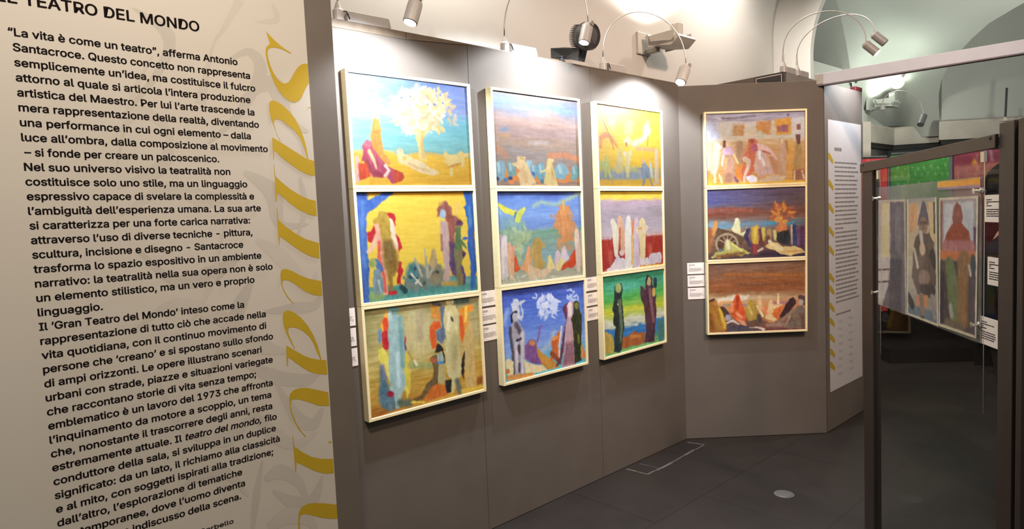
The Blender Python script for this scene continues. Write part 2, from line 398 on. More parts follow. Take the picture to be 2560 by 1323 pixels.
# ------------------------------------------------------------------ painter: pigment laid on a canvas mesh as a colour attribute
def homog(src, dst):
    A = []; B = []
    for (x, y), (X, Y) in zip(src, dst):
        A += [[x, y, 1, 0, 0, 0, -X * x, -X * y], [0, 0, 0, x, y, 1, -Y * x, -Y * y]]; B += [X, Y]
    h = np.linalg.solve(np.array(A, float), np.array(B, float)); return np.append(h, 1).reshape(3, 3)
def hexc(s): return np.array([int(s[i:i + 2], 16) for i in (0, 2, 4)], float)
class Canvas:
    def __init__(s, quad, W=700, H=520, nx=150, ny=112, seed=1):
        s.W, s.H, s.nx, s.ny = W, H, nx, ny
        s.Hm = homog(quad, [(0, 0), (W, 0), (0, H), (W, H)])
        s.X, s.Y = np.meshgrid(np.linspace(0, W, nx), np.linspace(0, H, ny))
        s.k = W / math.hypot(quad[1][0] - quad[0][0], quad[1][1] - quad[0][1])
        s.nz = 1.0; s.c = np.zeros((ny, nx, 3)); s.r = np.random.default_rng(seed)
    def noise(s, sx, sy):
        gx, gy = int(s.W / sx) + 3, int(s.H / sy) + 3
        g = s.r.random((gy, gx)); x = s.X / sx; y = s.Y / sy
        i = x.astype(int); j = y.astype(int); fx = x - i; fy = y - j
        fx = fx * fx * (3 - 2 * fx); fy = fy * fy * (3 - 2 * fy)
        return (g[j, i] * (1 - fx) + g[j, i + 1] * fx) * (1 - fy) + (g[j + 1, i] * (1 - fx) + g[j + 1, i + 1] * fx) * fy - 0.5
    def T(s, pts):
        p = np.array([[a, b, 1.0] for a, b in pts]) @ s.Hm.T
        return p[:, :2] / p[:, 2:]
    def bg(s, stops, wob=26, streak=16):
        vs = [q[0] for q in stops]
        L = np.array([hexc(q[1]) for q in stops]); R = np.array([hexc(q[-1]) for q in stops])
        v = np.clip(s.Y / s.H + s.noise(150, 40) * wob / s.H + s.noise(40, 14) * wob / s.H * 0.7, 0, 1); t = (s.X / s.W)[..., None]
        cl = np.stack([np.interp(v, vs, L[:, i]) for i in range(3)], -1); cr_ = np.stack([np.interp(v, vs, R[:, i]) for i in range(3)], -1)
        s.c = cl * (1 - t) + cr_ * t
        s.c += (s.noise(90, 10) * streak + s.noise(30, 6) * streak * 0.8)[..., None]
    def lay(s, a, col, var=16):
        var = var * s.nz
        c = hexc(col) + (s.noise(12, 34) * var * 1.3 + s.noise(6, 9) * var)[..., None] + (s.noise(40, 60) * var)[..., None] * np.array([1.0, 0.3, -0.5])
        s.c = s.c * (1 - a[..., None]) + c * a[..., None]
    def p(s, col, pts, soft=3.0, rough=7.0, op=1.0, var=16):
        q = s.T(pts); ins = np.zeros(s.X.shape, bool); d = np.full(s.X.shape, 1e9); n = len(q)
        for i in range(n):
            (x0, y0), (x1, y1) = q[i], q[(i + 1) % n]
            cond = ((y0 > s.Y) != (y1 > s.Y))
            with np.errstate(divide='ignore', invalid='ignore'):
                ins ^= cond & (s.X < (x1 - x0) * (s.Y - y0) / (y1 - y0 + 1e-12) + x0)
            L2 = (x1 - x0) ** 2 + (y1 - y0) ** 2 + 1e-9
            t = np.clip(((s.X - x0) * (x1 - x0) + (s.Y - y0) * (y1 - y0)) / L2, 0, 1)
            d = np.minimum(d, np.hypot(s.X - x0 - t * (x1 - x0), s.Y - y0 - t * (y1 - y0)))
        sd = np.where(ins, d, -d) + s.noise(18, 18) * rough
        s.lay(np.clip(0.5 + sd / (2 * soft), 0, 1) * op, col, var)
    def l(s, col, pts, r, soft=3.0, rough=5.0, op=1.0, var=14):
        q = s.T(pts); rs = [x * s.k for x in (r if isinstance(r, (list, tuple)) else [r] * len(pts))]; sd = np.full(s.X.shape, -1e9)
        for i in range(len(q) - 1):
            (x0, y0), (x1, y1) = q[i], q[i + 1]; L2 = (x1 - x0) ** 2 + (y1 - y0) ** 2 + 1e-9
            t = np.clip(((s.X - x0) * (x1 - x0) + (s.Y - y0) * (y1 - y0)) / L2, 0, 1)
            sd = np.maximum(sd, rs[i] + (rs[i + 1] - rs[i]) * t - np.hypot(s.X - x0 - t * (x1 - x0), s.Y - y0 - t * (y1 - y0)))
        sd = sd + s.noise(18, 18) * rough
        s.lay(np.clip(0.5 + sd / (2 * soft), 0, 1) * op, col, var)
    def e(s, col, cx, cy, rx, ry, soft=4.0, rough=6.0, op=1.0, var=14):
        s.p(col, [(cx + rx * math.cos(a), cy + ry * math.sin(a)) for a in np.linspace(0, 2 * math.pi, 17)[:-1]], soft, rough, op, var)
    def dabs(s, cols, cx, cy, rx, ry, n, ln, r, radial=False, op=0.85):
        for i in range(n):
            a = s.r.random() * 2 * math.pi; q = math.sqrt(s.r.random())
            x, y = cx + rx * q * math.cos(a), cy + ry * q * math.sin(a)
            b = a + s.r.normal() * 0.5 if radial else s.r.random() * math.pi
            x2, y2 = x + ln * math.cos(b), y + ln * math.sin(b)
            s.l(cols[int(s.r.integers(len(cols)))], [(x, y), ((x + x2) / 2 + s.r.normal() * ln * 0.12, (y + y2) / 2), (x2, y2)], [r, r * 0.8, r * 0.3], 2.5, 4, op)
    def mesh(s, name, corners, parent, M, gain):
        """corners: TL, TR, BL, BR world points; gain: light level the picture was read under"""
        TL, TR, BL, BR = [np.array(c) for c in corners]
        u = (s.X / s.W)[..., None]; v = (s.Y / s.H)[..., None]
        P = (TL * (1 - u) + TR * u) * (1 - v) + (BL * (1 - u) + BR * u) * v
        b = MB(); b.grid([list(map(tuple, r)) for r in P])
        o = b.build(name, M, parent)
        s.c = s.c + s.nz * (s.noise(60, 9) * 8 + s.noise(12, 26) * 6 + s.noise(6, 6) * 5)[..., None]
        c = np.clip(s.c, 0, 255) / 255; lin = np.where(c <= 0.04045, c / 12.92, ((c + 0.055) / 1.055) ** 2.4)
        lin = np.clip(lin / np.array(gain), 0.004, 0.94)
        at = o.data.color_attributes.new('paint', 'FLOAT_COLOR', 'POINT')
        at.data.foreach_set('color', np.concatenate([lin.reshape(-1, 3), np.ones((lin.shape[0] * lin.shape[1], 1))], 1).astype(np.float32).ravel())
        return o

# ------------------------------------------------------------------ the twelve framed paintings
PICS = []
def pic(col, row, crop, quad, label, gain, draw):
    PICS.append((col, row, crop, quad, label, gain, draw))
def d1a(c):
    c.bg([(0, '8fb0e4', '6c84d0'), (.2, '9cbce6', '7890d4'), (.30, 'b4c4e0', '8ca0d4'), (.38, '9cdce8', '74c4d8'), (.6, '98d4d4', '80c8cc'), (.685, '98ccc8', '88c8c4'), (.70, 'ecd07c', 'e0c070'), (.73, 'f6c83c', 'f4c43c'), (1, 'f6c83c', 'f2b834')])
    c.e('f4e6c8', 870, 480, 270, 215, 18, 60)
    c.dabs(['fbf0dc', 'f6e3b4', 'f0d49c', 'fdf6ea'], 840, 480, 270, 220, 120, 56, 20, True)
    c.dabs(['e8cc98', 'f2d27c', 'dcbc94', 'f6e2a8'], 1040, 480, 165, 205, 70, 50, 18, True)
    c.dabs(['e6d6bc', 'd8c8b4'], 1240, 560, 30, 60, 6, 50, 12)
    c.dabs(['5f7fd0', '88a8e0'], 900, 380, 230, 120, 6, 20, 9)
    c.p('f0d890', [(835, 760), (880, 700), (960, 670), (905, 800), (930, 940), (950, 1010), (860, 970), (868, 880)])
    c.l('e0c078', [(905, 700), (900, 850), (920, 960)], 14)
    c.p('eea24a', [(405, 560), (455, 560), (480, 650), (490, 760), (500, 920), (545, 940), (585, 1015), (560, 1040), (400, 1000), (380, 900), (370, 720), (395, 600)])
    c.e('f2d2a0', 432, 530, 28, 36); c.l('d98c3c', [(400, 700), (480, 690)], 8)
    c.l('e8c8cc', [(235, 960), (242, 1080), (240, 1200)], 16)
    c.p('c2506c', [(290, 840), (340, 775), (380, 800), (400, 880), (460, 960), (530, 1040), (600, 1080), (700, 1120), (715, 1165), (640, 1215), (590, 1230), (540, 1165), (400, 1160), (350, 1090), (330, 1000), (270, 1000), (300, 900)])
    c.e('d27888', 345, 830, 38, 34); c.l('f0d0a4', [(360, 900), (400, 980), (430, 1070)], [20, 16, 10]); c.l('a84050', [(330, 1000), (370, 1090), (480, 1150)], 22)
    c.l('f4dccc', [(520, 1040), (560, 1090), (520, 1150)], 14); c.l('c85e70', [(400, 900), (500, 1020)], 16)
    c.p('e2532c', [(245, 1015), (340, 1012), (368, 1150), (330, 1170), (255, 1200)])
    c.p('d24f34', [(590, 1075), (690, 1115), (716, 1160), (690, 1205), (620, 1228), (600, 1160)]); c.p('f0b838', [(355, 1168), (540, 1168), (545, 1225), (360, 1240)], 6)
    c.p('f6dfaa', [(640, 895), (670, 868), (700, 880), (712, 920), (790, 960), (900, 1000), (970, 1060), (1060, 1095), (1072, 1130), (1010, 1140), (910, 1130), (820, 1085), (735, 1040), (660, 1010), (645, 950)])
    c.l('e8c890', [(760, 1020), (860, 1070), (960, 1100)], 12); c.e('f2c86c', 720, 970, 24, 24); c.e('f4d8a8', 670, 890, 26, 24)
    c.p('f4d888', [(1120, 920), (1140, 898), (1170, 930), (1250, 925), (1300, 898), (1335, 930), (1335, 1040), (1310, 1075), (1290, 1030), (1222, 1050), (1208, 1150), (1185, 1150), (1175, 1050), (1130, 1010)])
    c.l('f4d888', [(1330, 940), (1388, 930)], 15); c.l('d8a044', [(1180, 1060), (1300, 1020)], 10)
pic(1, 0, (840, 160, 4.135), [(128, 80), (1365, 235), (200, 1255), (1420, 1255)], 'framed painting of a pale tree on yellow ground', 1.0, d1a)
def d1b(c):
    c.bg([(0, 'dc9c28'), (.04, 'e4a830'), (.06, 'f0cc4c'), (.9, 'f0cc4c'), (1, 'e8c048')], 10, 10)
    c.p('559890', [(195, 1150), (600, 1105), (1000, 1080), (1110, 1008), (1490, 1000), (1500, 1170), (212, 1335)], 4, 10); c.l('8fae70', [(300, 1230), (420, 1220)], 40, 10); c.l('78b0a0', [(1150, 1060), (1450, 1050)], 20, 10)
    c.p('4468b4', [(140, 85), (245, 90), (280, 185), (430, 110), (440, 90), (545, 85), (530, 130), (430, 210), (340, 280), (300, 310), (265, 340), (262, 500), (275, 700), (290, 900), (290, 1150), (285, 1330), (205, 1330), (170, 900), (160, 500), (145, 200)])
    c.l('34509c', [(180, 100), (230, 140)], 40, 10); c.l('5f86c8', [(220, 220), (220, 600), (240, 900)], 22, 10); c.l('34509c', [(460, 110), (530, 105)], 22, 6)
    c.p('3c68b6', [(1315, 80), (1420, 80), (1425, 200), (1440, 300), (1445, 450), (1440, 600), (1455, 800), (1470, 900), (1450, 1000), (1440, 1150), (1405, 1150), (1400, 1000), (1395, 850), (1370, 700), (1365, 605), (1310, 605), (1310, 580), (1365, 580), (1375, 480), (1350, 350), (1340, 280), (1318, 262), (1350, 230)])
    c.l('5890c8', [(1385, 260), (1400, 450)], 18, 8)
    R = 'c8282c'
    c.p(R, [(278, 540), (340, 450), (395, 470), (390, 540), (330, 660), (288, 620)], 3, 14); c.p(R, [(488, 330), (560, 325), (577, 400), (560, 520), (620, 600), (645, 700), (610, 760), (580, 640), (540, 470)], 3, 12); c.p(R, [(600, 860), (640, 850), (650, 960), (630, 1090), (598, 1080)], 3, 14)
    c.l('ecc09c', [(390, 560), (330, 690), (282, 745)], [30, 24, 16]); c.l('efae90', [(375, 420), (405, 560), (420, 760), (450, 950), (465, 1190)], [34, 34, 34, 30, 24]); c.l('e4604c', [(400, 640), (395, 800), (450, 1020), (465, 1180)], 13)
    c.l('f2dcbc', [(520, 430), (545, 560), (585, 700)], [34, 32, 22]); c.e('efe2c4', 515, 440, 30, 56)
    c.p('c09c3c', [(330, 400), (380, 365), (400, 310), (440, 295), (490, 320), (510, 420), (525, 560), (560, 680), (605, 790), (600, 900), (570, 1010), (540, 1010), (540, 1170), (510, 1170), (490, 1000), (450, 850), (440, 650), (405, 520), (395, 440), (340, 440)])
    c.p('8c6c34', [(435, 610), (545, 620), (600, 790), (595, 950), (545, 1010), (535, 1165), (512, 1165), (480, 980), (440, 800)], 12, 14); c.l(R, [(515, 1195), (572, 1190)], 17)
    c.l('4b6fae', [(365, 855), (410, 930)], 30); c.p('7f97a0', [(340, 930), (400, 930), (430, 1030), (452, 1180), (400, 1215), (350, 1200), (328, 1060)]); c.e('a6b05c', 328, 870, 42, 52); c.l('b4c4c4', [(390, 1060), (420, 1180)], 10)
    c.p('76847a', [(640, 1110), (680, 990), (760, 870), (830, 880), (900, 900), (960, 850), (1060, 880), (1105, 950), (1080, 1100), (960, 1130), (800, 1160), (700, 1150)], 8, 26); c.e('4c828a', 765, 970, 70, 100, 14); c.e('8c8468', 1010, 990, 80, 110, 14)
    c.dabs(['2c3c40', '38484c', '584c48'], 880, 1010, 180, 110, 12, 30, 16); c.l('2f4c50', [(640, 1130), (680, 1170)], 26)
    for a in ([(785, 820), (860, 1000)], [(890, 720), (930, 1010)], [(1030, 830), (940, 1000)]): c.l('b0aa94', a, [9, 20])
    c.l('b89e6c', [(990, 740), (985, 870)], [22, 40]); c.l('e0d4b4', [(740, 980), (860, 1110)], 8); c.l('e0e0d8', [(795, 1085), (830, 1040)], 9)
    c.p('9c5c50', [(1035, 300), (1060, 220), (1120, 195), (1180, 240), (1200, 330), (1290, 385), (1315, 430), (1300, 470), (1240, 480), (1220, 700), (1220, 900), (1250, 1000), (1190, 980), (1160, 700), (1140, 450), (1100, 330), (1040, 350)], 6, 16)
    c.p('c8a8a2', [(1065, 400), (1140, 410), (1160, 560), (1160, 700), (1175, 900), (1165, 1050), (1090, 1085), (1110, 900), (1080, 700), (1065, 560)], 6); c.e('a8c0d4', 1092, 335, 33, 52); c.l('a87868', [(1075, 560), (1085, 720)], 14)
    c.p('5f4468', [(1160, 640), (1230, 640), (1240, 800), (1250, 1010), (1200, 990), (1165, 880)], 6); c.e('5c3a58', 1275, 430, 40, 34)
    c.p('607c4c', [(1240, 465), (1292, 470), (1290, 600), (1362, 690), (1350, 712), (1300, 660), (1312, 780), (1290, 880), (1330, 1000), (1330, 1100), (1260, 1100), (1240, 950), (1220, 800), (1225, 620)]); c.p('867650', [(1225, 720), (1300, 720), (1290, 880), (1325, 1000), (1325, 1095), (1262, 1100), (1240, 950)], 10)
    c.p('5a2f50', [(1300, 700), (1352, 760), (1310, 825)]); c.l('5a4470', [(1300, 900), (1330, 1000), (1325, 1080)], 14); c.l('c8a050', [(1090, 1085), (1230, 1085)], 20, 8); c.l('ecc47c', [(1255, 220), (1242, 330)], 12, 8)
pic(1, 1, (860, 460, 4.41), [(135, 90), (1425, 75), (212, 1320), (1485, 1160)], 'framed bright yellow painting between two blue tree trunks', 1.0, d1b)
def d1c(c):
    c.bg([(0, '8c7c4c', '94845c'), (.12, 'a89860', 'a89c6c'), (.4, 'b8a464', 'b8a46c'), (.6, 'c0a458', 'c0a254'), (.8, 'b88c38', 'c8963c'), (1, '945420', 'd0a040')], 50, 26)
    c.e('ccba88', 760, 380, 150, 260, 40, 30, .8); c.l('7c7448', [(240, 200), (250, 500)], 40, 30, 20, .6); c.l('b49c78', [(790, 180), (790, 420)], 26, 14)
    c.p('f0ac40', [(435, 180), (465, 150), (482, 230), (482, 330), (470, 500), (420, 520), (405, 420), (395, 300), (420, 240)]); c.l('e2522a', [(440, 260), (450, 340)], 26); c.l('bc2c30', [(440, 400), (450, 500)], 36); c.l('5a84b4', [(385, 360), (385, 450)], 14, 6)
    c.p('56707c', [(385, 700), (430, 690), (450, 850), (500, 980), (600, 1060), (560, 1110), (480, 1160), (400, 1110), (370, 1050), (380, 880)], 8); c.p('e0cc58', [(365, 540), (410, 520), (450, 560), (490, 680), (482, 860), (440, 780), (400, 690), (372, 610)]); c.l('7c7894', [(410, 700), (430, 820)], 16, 8)
    c.p('d8be48', [(640, 550), (672, 600), (692, 800), (685, 960), (655, 1030), (620, 900)]); c.e('c23a30', 640, 440, 14, 36); c.l('70285c', [(630, 480), (640, 540)], 12)
    c.e('6f9a98', 520, 150, 55, 48, 8); c.p('a0b8b4', [(480, 210), (570, 190), (612, 240), (620, 400), (640, 560), (630, 760), (645, 900), (605, 970), (580, 1115), (540, 1130), (530, 1000), (490, 960), (470, 700), (480, 560), (465, 400)]); c.l('7ca09c', [(590, 230), (600, 420), (610, 700)], 22, 8); c.l('c8d4d0', [(560, 580), (575, 900)], 16, 8); c.l('bccac4', [(487, 180), (490, 235)], 18)
    c.e('9c2038', 488, 980, 34, 30); c.l('5c6450', [(590, 1065), (680, 1070)], 30, 10); c.l('b89a3c', [(670, 570), (745, 690)], 8); c.l('8f9a64', [(690, 695), (890, 700)], 20, 12); c.l('e4d4a4', [(730, 650), (755, 690)], 10)
    c.p('c88c3c', [(885, 120), (950, 88), (992, 120), (1005, 250), (960, 260), (900, 230)], 4, 14); c.l('5c5850', [(920, 90), (980, 100)], 14); c.p('5e6a82', [(985, 120), (1050, 130), (1042, 420), (1000, 480), (950, 440), (940, 370), (1000, 320)], 6); c.p('d85e2a', [(878, 330), (920, 260), (985, 260), (992, 320), (940, 350), (952, 520), (910, 540), (885, 430)]); c.l('e88848', [(900, 200), (960, 220)], 10)
    c.l('586458', [(1150, 75), (1250, 60)], 22, 8); c.l('586870', [(1090, 25), (1120, 60)], 26)
    c.p('e28c34', [(1170, 140), (1240, 110), (1312, 108), (1300, 170), (1252, 200), (1280, 280), (1240, 360), (1200, 470), (1180, 400), (1170, 250)], 4, 12); c.l('d05a28', [(1185, 230), (1195, 340), (1212, 450)], 22); c.l('f4c050', [(1240, 130), (1230, 260)], 14)
    c.p('cca664', [(1258, 258), (1310, 300), (1312, 440), (1312, 560), (1335, 800), (1335, 905), (1240, 912), (1220, 700), (1190, 600), (1210, 450), (1240, 330)], 6)
    c.p('d0be88', [(1035, 110), (1130, 110), (1172, 190), (1165, 380), (1182, 560), (1192, 780), (1150, 850), (1112, 965), (1080, 975), (1100, 830), (1060, 800), (1035, 600), (1040, 420), (1012, 250)]); c.e('d8c68c', 1080, 72, 40, 44); c.e('ac9c68', 1130, 560, 40, 200, 18); c.l('404048', [(1095, 225), (1108, 262)], 8); c.l('c4b078', [(1060, 380), (1140, 390)], 8); c.l('e8dcb0', [(1070, 180), (1060, 340)], 14, 8)
    c.p('2e2622', [(1225, 550), (1222, 700), (1215, 830), (1190, 780), (1195, 640)]); c.p('2c2420', [(960, 480), (1000, 500), (1034, 600), (1030, 690), (1000, 560), (930, 575)])
    c.p('6c5432', [(888, 620), (950, 590), (972, 720), (960, 880), (870, 960), (810, 1030), (740, 1052), (718, 1035), (800, 990), (840, 890), (910, 830), (920, 720)]); c.l('a85838', [(900, 640), (935, 650)], 22); c.p('9aa39a', [(958, 600), (1000, 560), (1022, 640), (1005, 690), (960, 660)]); c.l('4f7fa8', [(965, 672), (1010, 672)], 12); c.p('b4a26c', [(970, 700), (1025, 690), (1042, 840), (1000, 890), (960, 860)])
    c.p('c8682a', [(830, 1035), (900, 900), (960, 880), (1040, 900), (1050, 990), (960, 1020), (850, 1052)], 6); c.p('2a2824', [(1030, 850), (1100, 830), (1090, 960), (1050, 972)]); c.l('686858', [(1150, 850), (1180, 960)], 26, 8); c.p('9c5c2c', [(1345, 820), (1402, 800), (1405, 890), (1340, 905)], 8); c.l('e0b848', [(1200, 950), (1400, 900)], 14, 8); c.l('e0c050', [(700, 1060), (820, 1060)], 10); c.l('ecc860', [(640, 900), (670, 960)], 10)
pic(1, 2, (860, 740, 4.01), [(210, 140), (1360, 10), (280, 1235), (1410, 935)], 'framed olive ochre painting with a pale blue figure', 1.0, d1c)
def d2a(c):
    c.bg([(0, 'b0a4b0'), (.05, 'a8b0c8'), (.13, 'a0bcdc'), (.2, 'b0b0c4'), (.28, 'd0b0a4'), (.42, 'b89c98'), (.52, 'b89c88'), (.63, 'a89c98'), (.74, 'a89890'), (.79, 'b08c7c'), (.815, 'dc9060'), (.835, 'f49c44'), (.95, 'f0944c'), (.957, 'a88c7c'), (1, 'a48c80')], 34, 16)
    c.e('6f9cc8', 310, 580, 40, 22, 12, 10, .8); c.e('e0a868', 300, 650, 70, 18, 10, 10, .7); c.e('d8dce4', 700, 740, 120, 16, 10, 10, .5); c.e('e4b8a4', 760, 420, 180, 50, 26, 20, .6); c.l('e09468', [(830, 890), (1000, 880), (1170, 930)], 26, 12); c.l('e09468', [(200, 800), (320, 880)], 30, 16, 10, .6)
    for (x, y, rx, ry, k) in ((250, 1060, 72, 128, '94bccc'), (385, 1050, 55, 100, '84acac'), (590, 985, 44, 44, 'a4ccdc'), (650, 1070, 48, 90, '80acbc'), (735, 1080, 50, 118, '80b0bc'), (970, 1075, 92, 92, '94c0cc'), (1130, 1090, 55, 96, '84b4b4')):
        c.e(k, x, y, rx, ry, 5, 16); c.l('b8dce8', [(x - rx * .3, y - ry * .6), (x - rx * .1, y)], rx * .22, 6)
    for (x, y, k) in ((212, 1160, '34407c'), (372, 1150, '34508c'), (632, 1100, '3c74b4'), (750, 1190, '48849c'), (320, 1170, '5c8cb8')): c.l(k, [(x - 12, y), (x + 14, y)], 14)
    c.p('f0d29c', [(450, 905), (470, 895), (548, 905), (550, 950), (600, 1040), (612, 1080), (640, 1140), (682, 1220), (640, 1230), (550, 1242), (495, 1252), (480, 1160), (448, 1120), (490, 1060), (430, 1010), (380, 985), (460, 962)]); c.l('e0b880', [(490, 920), (530, 925)], 9); c.l('e4bc84', [(520, 1060), (560, 1180)], 18, 8)
    c.p('eed690', [(808, 935), (850, 918), (892, 940), (862, 980), (890, 1060), (905, 1140), (932, 1230), (880, 1242), (760, 1222), (780, 1140), (790, 1080), (730, 1088), (722, 1068), (790, 1040), (800, 980)]); c.l('d8bc70', [(860, 1040), (880, 1160)], 16, 8); c.l('eecc98', [(600, 1240), (930, 1238)], 9)
pic(2, 0, (1200, 200, 4.725), [(150, 115), (1160, 250), (197, 1250), (1195, 1255)], 'framed painting of mauve sky over two cream dancers', 1.0, d2a)
def d2b(c):
    c.bg([(0, '38467c'), (.04, '5468b0'), (.1, '7090d4'), (.25, '86a4dc'), (.38, '7894d0'), (.415, '88a4c0'), (.44, '7ca488'), (.6, '88a498'), (.72, '8cacb4'), (.85, 'a8b094'), (1, 'bcb49c')], 22, 14)
    c.e('90b4a8', 320, 540, 150, 110, 22, 40, .8); c.p('a8ba90', [(215, 610), (525, 610), (505, 680), (450, 760), (425, 960), (392, 1015), (370, 900), (330, 780)], 12, 30); c.dabs(['c4d0a8', '90a888', 'b8c8a0'], 360, 720, 130, 220, 26, 60, 12)
    c.l('e8de54', [(150, 302), (220, 362), (310, 392), (345, 372)], [18, 24, 22, 10]); c.l('d4d864', [(365, 460), (390, 405), (445, 348)], [34, 30, 14]); c.l('64809c', [(345, 390), (325, 490)], [10, 5]); c.l('a0b8a8', [(550, 320), (640, 268), (800, 300), (930, 250), (1090, 168)], 15, 10); c.l('a4ccd8', [(140, 350), (170, 400)], 12, 8)
    c.p('d8945c', [(755, 440), (800, 425), (850, 330), (900, 285), (965, 330), (1000, 420), (1030, 500), (1065, 560), (1030, 620), (1030, 720), (960, 770), (830, 760), (852, 660), (800, 600), (785, 500)], 8, 46); c.e('cc9868', 920, 800, 100, 60, 14, 20, .7); c.l('e4b060', [(900, 270), (905, 330)], 14, 10)
    c.p('c0a05c', [(528, 760), (560, 700), (620, 688), (680, 740), (682, 790), (640, 820), (650, 950), (705, 1000), (640, 1055), (570, 1035), (528, 940)], 4, 12)
    c.l('c8acb4', [(168, 670), (160, 820), (155, 950)], [22, 30, 10]); c.l('ecdad4', [(215, 690), (212, 800), (215, 920), (195, 1020), (190, 1140)], [26, 36, 36, 30, 24]); c.l('e6d0c8', [(225, 930), (240, 1120)], 18); c.l('eeb48c', [(268, 765), (285, 900), (300, 1150)], [20, 36, 22]); c.l('e8a47c', [(320, 800), (310, 950)], 18)
    c.p('e2602e', [(325, 875), (352, 905), (372, 1000), (402, 1050), (330, 1105)]); c.p('f0ac70', [(488, 765), (516, 800), (522, 980), (522, 1060), (480, 1100), (440, 1065), (390, 1055), (440, 960), (470, 860)]); c.p('eac49c', [(478, 985), (560, 1030), (640, 1062), (740, 1008), (785, 1040), (720, 1120), (600, 1152), (490, 1172)], 5, 12)
    c.p('f0d88c', [(718, 905), (745, 878), (772, 940), (795, 1040), (740, 1062), (700, 1030), (720, 960)]); c.p('e6c4c4', [(808, 862), (835, 826), (862, 870), (872, 980), (840, 1062), (788, 1052), (795, 950)]); c.p('e2d0d8', [(882, 812), (912, 776), (940, 840), (968, 930), (900, 985), (868, 930)]); c.l('ecd890', [(840, 1030), (880, 970)], 30)
    c.p('d8502c', [(1030, 818), (1048, 860), (1052, 950), (1020, 1042), (950, 1032), (878, 1065), (890, 1010), (960, 950), (1000, 870)]); c.l('c8b4ac', [(1108, 620), (1118, 1000)], 18); c.l('ecc8b0', [(1055, 605), (1058, 700), (1075, 850), (1080, 1050)], [24, 34, 38, 26]); c.l('f0d8c8', [(1050, 700), (1055, 800)], 14); c.dabs(['d4d4bc', 'c4c4a4', 'e0dcc8'], 640, 1140, 480, 60, 30, 40, 7)
pic(2, 1, (1220, 450, 4.725), [(110, 135), (1105, 135), (160, 1245), (1135, 1130)], 'framed painting of blue sky, yellow crescent and orange tree', 1.0, d2b)
def d2c(c):
    c.bg([(0, '3c4a98'), (.08, '4c60b4'), (.3, '5c78c8'), (.5, '6c88d0'), (.7, '8ca4d4'), (.8, '78b0c4'), (1, '60b0b8')], 30, 18)
    c.dabs(['dcdce8', 'ccd2ea', 'e8e6ee', 'b8c4e4'], 690, 340, 110, 120, 46, 60, 16); c.dabs(['dcdce8'], 690, 330, 150, 150, 14, 50, 7, True); c.dabs(['b4c2e2', 'c8d0e6'], 980, 220, 70, 70, 14, 50, 10)
    c.p('d0cfd6', [(285, 340), (308, 270), (350, 258), (372, 310), (400, 280), (442, 290), (400, 330), (428, 430), (402, 515), (340, 480), (300, 420)], 5, 14); c.l('a0b4dc', [(245, 420), (200, 540)], 26, 12, 12, .7); c.l('6080c8', [(380, 350), (395, 450)], 10)
    c.p('a89a9e', [(278, 470), (310, 420), (350, 430), (356, 490), (382, 540), (402, 590), (432, 630), (442, 900), (432, 1130), (340, 1165), (303, 1130), (320, 980), (293, 880), (300, 740), (258, 680), (263, 600), (295, 540)]); c.l('2c2630', [(292, 530), (284, 470), (310, 425), (345, 415)], 9); c.l('544e56', [(275, 600), (275, 700), (300, 860), (315, 1100)], 15); c.l('c4b8bc', [(320, 460), (330, 500)], 20); c.l('585058', [(340, 560), (380, 640)], 20, 8); c.l('4a3c46', [(365, 820), (388, 890)], [26, 12]); c.l('483844', [(375, 1020), (390, 1070)], 24); c.l('d0c4c8', [(410, 660), (405, 1100)], 18, 8); c.l('d8ccd0', [(340, 740), (350, 1060)], 12, 8); c.l('443c44', [(345, 740), (390, 720)], 9)
    c.p('82548c', [(438, 800), (490, 728), (560, 738), (582, 840), (592, 900), (645, 1010), (520, 1000), (438, 940)], 5); c.e('d08850', 520, 765, 36, 34, 8); c.l('8a62a0', [(615, 570), (578, 750)], 10)
    c.p('c68c3e', [(568, 790), (620, 870), (680, 910), (760, 960), (825, 1040), (690, 1065), (620, 985), (575, 900)]); c.l('b0b8c0', [(640, 850), (720, 770), (770, 640)], 18, 10, 10, .8); c.p('c8642e', [(738, 740), (800, 670), (830, 620), (842, 700), (812, 800), (822, 930), (730, 965), (718, 930), (740, 850)], 4, 12); c.l('e88c4c', [(760, 720), (800, 700)], 16); c.e('5ab4c0', 700, 890, 17, 50); c.l('e4ccbc', [(852, 585), (822, 800), (828, 950)], 9); c.l('984c2c', [(740, 880), (810, 960)], 20)
    c.p('6a3a48', [(862, 370), (905, 318), (935, 300), (912, 480), (892, 640), (882, 800), (842, 1000), (785, 1035), (830, 920), (850, 780), (870, 640), (905, 520)]); c.p('c69ea0', [(912, 345), (992, 288), (982, 450), (985, 560), (990, 720), (1000, 900), (992, 1012), (850, 1035), (880, 920), (890, 720), (900, 560), (920, 440)]); c.p('9a6870', [(898, 770), (985, 740), (1000, 1005), (860, 1030)], 10); c.l('eed0c8', [(945, 330), (945, 440)], 24)
    c.p('34351e', [(983, 310), (1020, 288), (1052, 310), (1052, 380), (1077, 450), (1082, 600), (1072, 760), (1077, 960), (1000, 1002), (990, 800), (975, 560), (963, 500), (990, 420)]); c.e('80803a', 1022, 345, 26, 40); c.l('6c6c24', [(1040, 680), (1045, 760)], 12); c.l('b89c34', [(1072, 800), (1075, 920)], 8)
    c.p('ecd4a0', [(215, 970), (260, 942), (312, 980), (312, 1130), (240, 1165), (222, 1040)], 4, 12); c.p('ead0a0', [(432, 955), (500, 1000), (640, 1020), (685, 1070), (560, 1105), (440, 1125)], 4, 12); c.e('c87838', 245, 1085, 24, 28); c.l('d8924c', [(250, 1160), (520, 1125)], 20); c.p('da8c54', [(1080, 760), (1125, 900), (1112, 945), (1076, 932)])
pic(2, 2, (1220, 690, 4.563), [(158, 170), (1102, 45), (205, 1225), (1130, 985)], 'framed blue painting with a white cloud burst', 1.0, d2c)
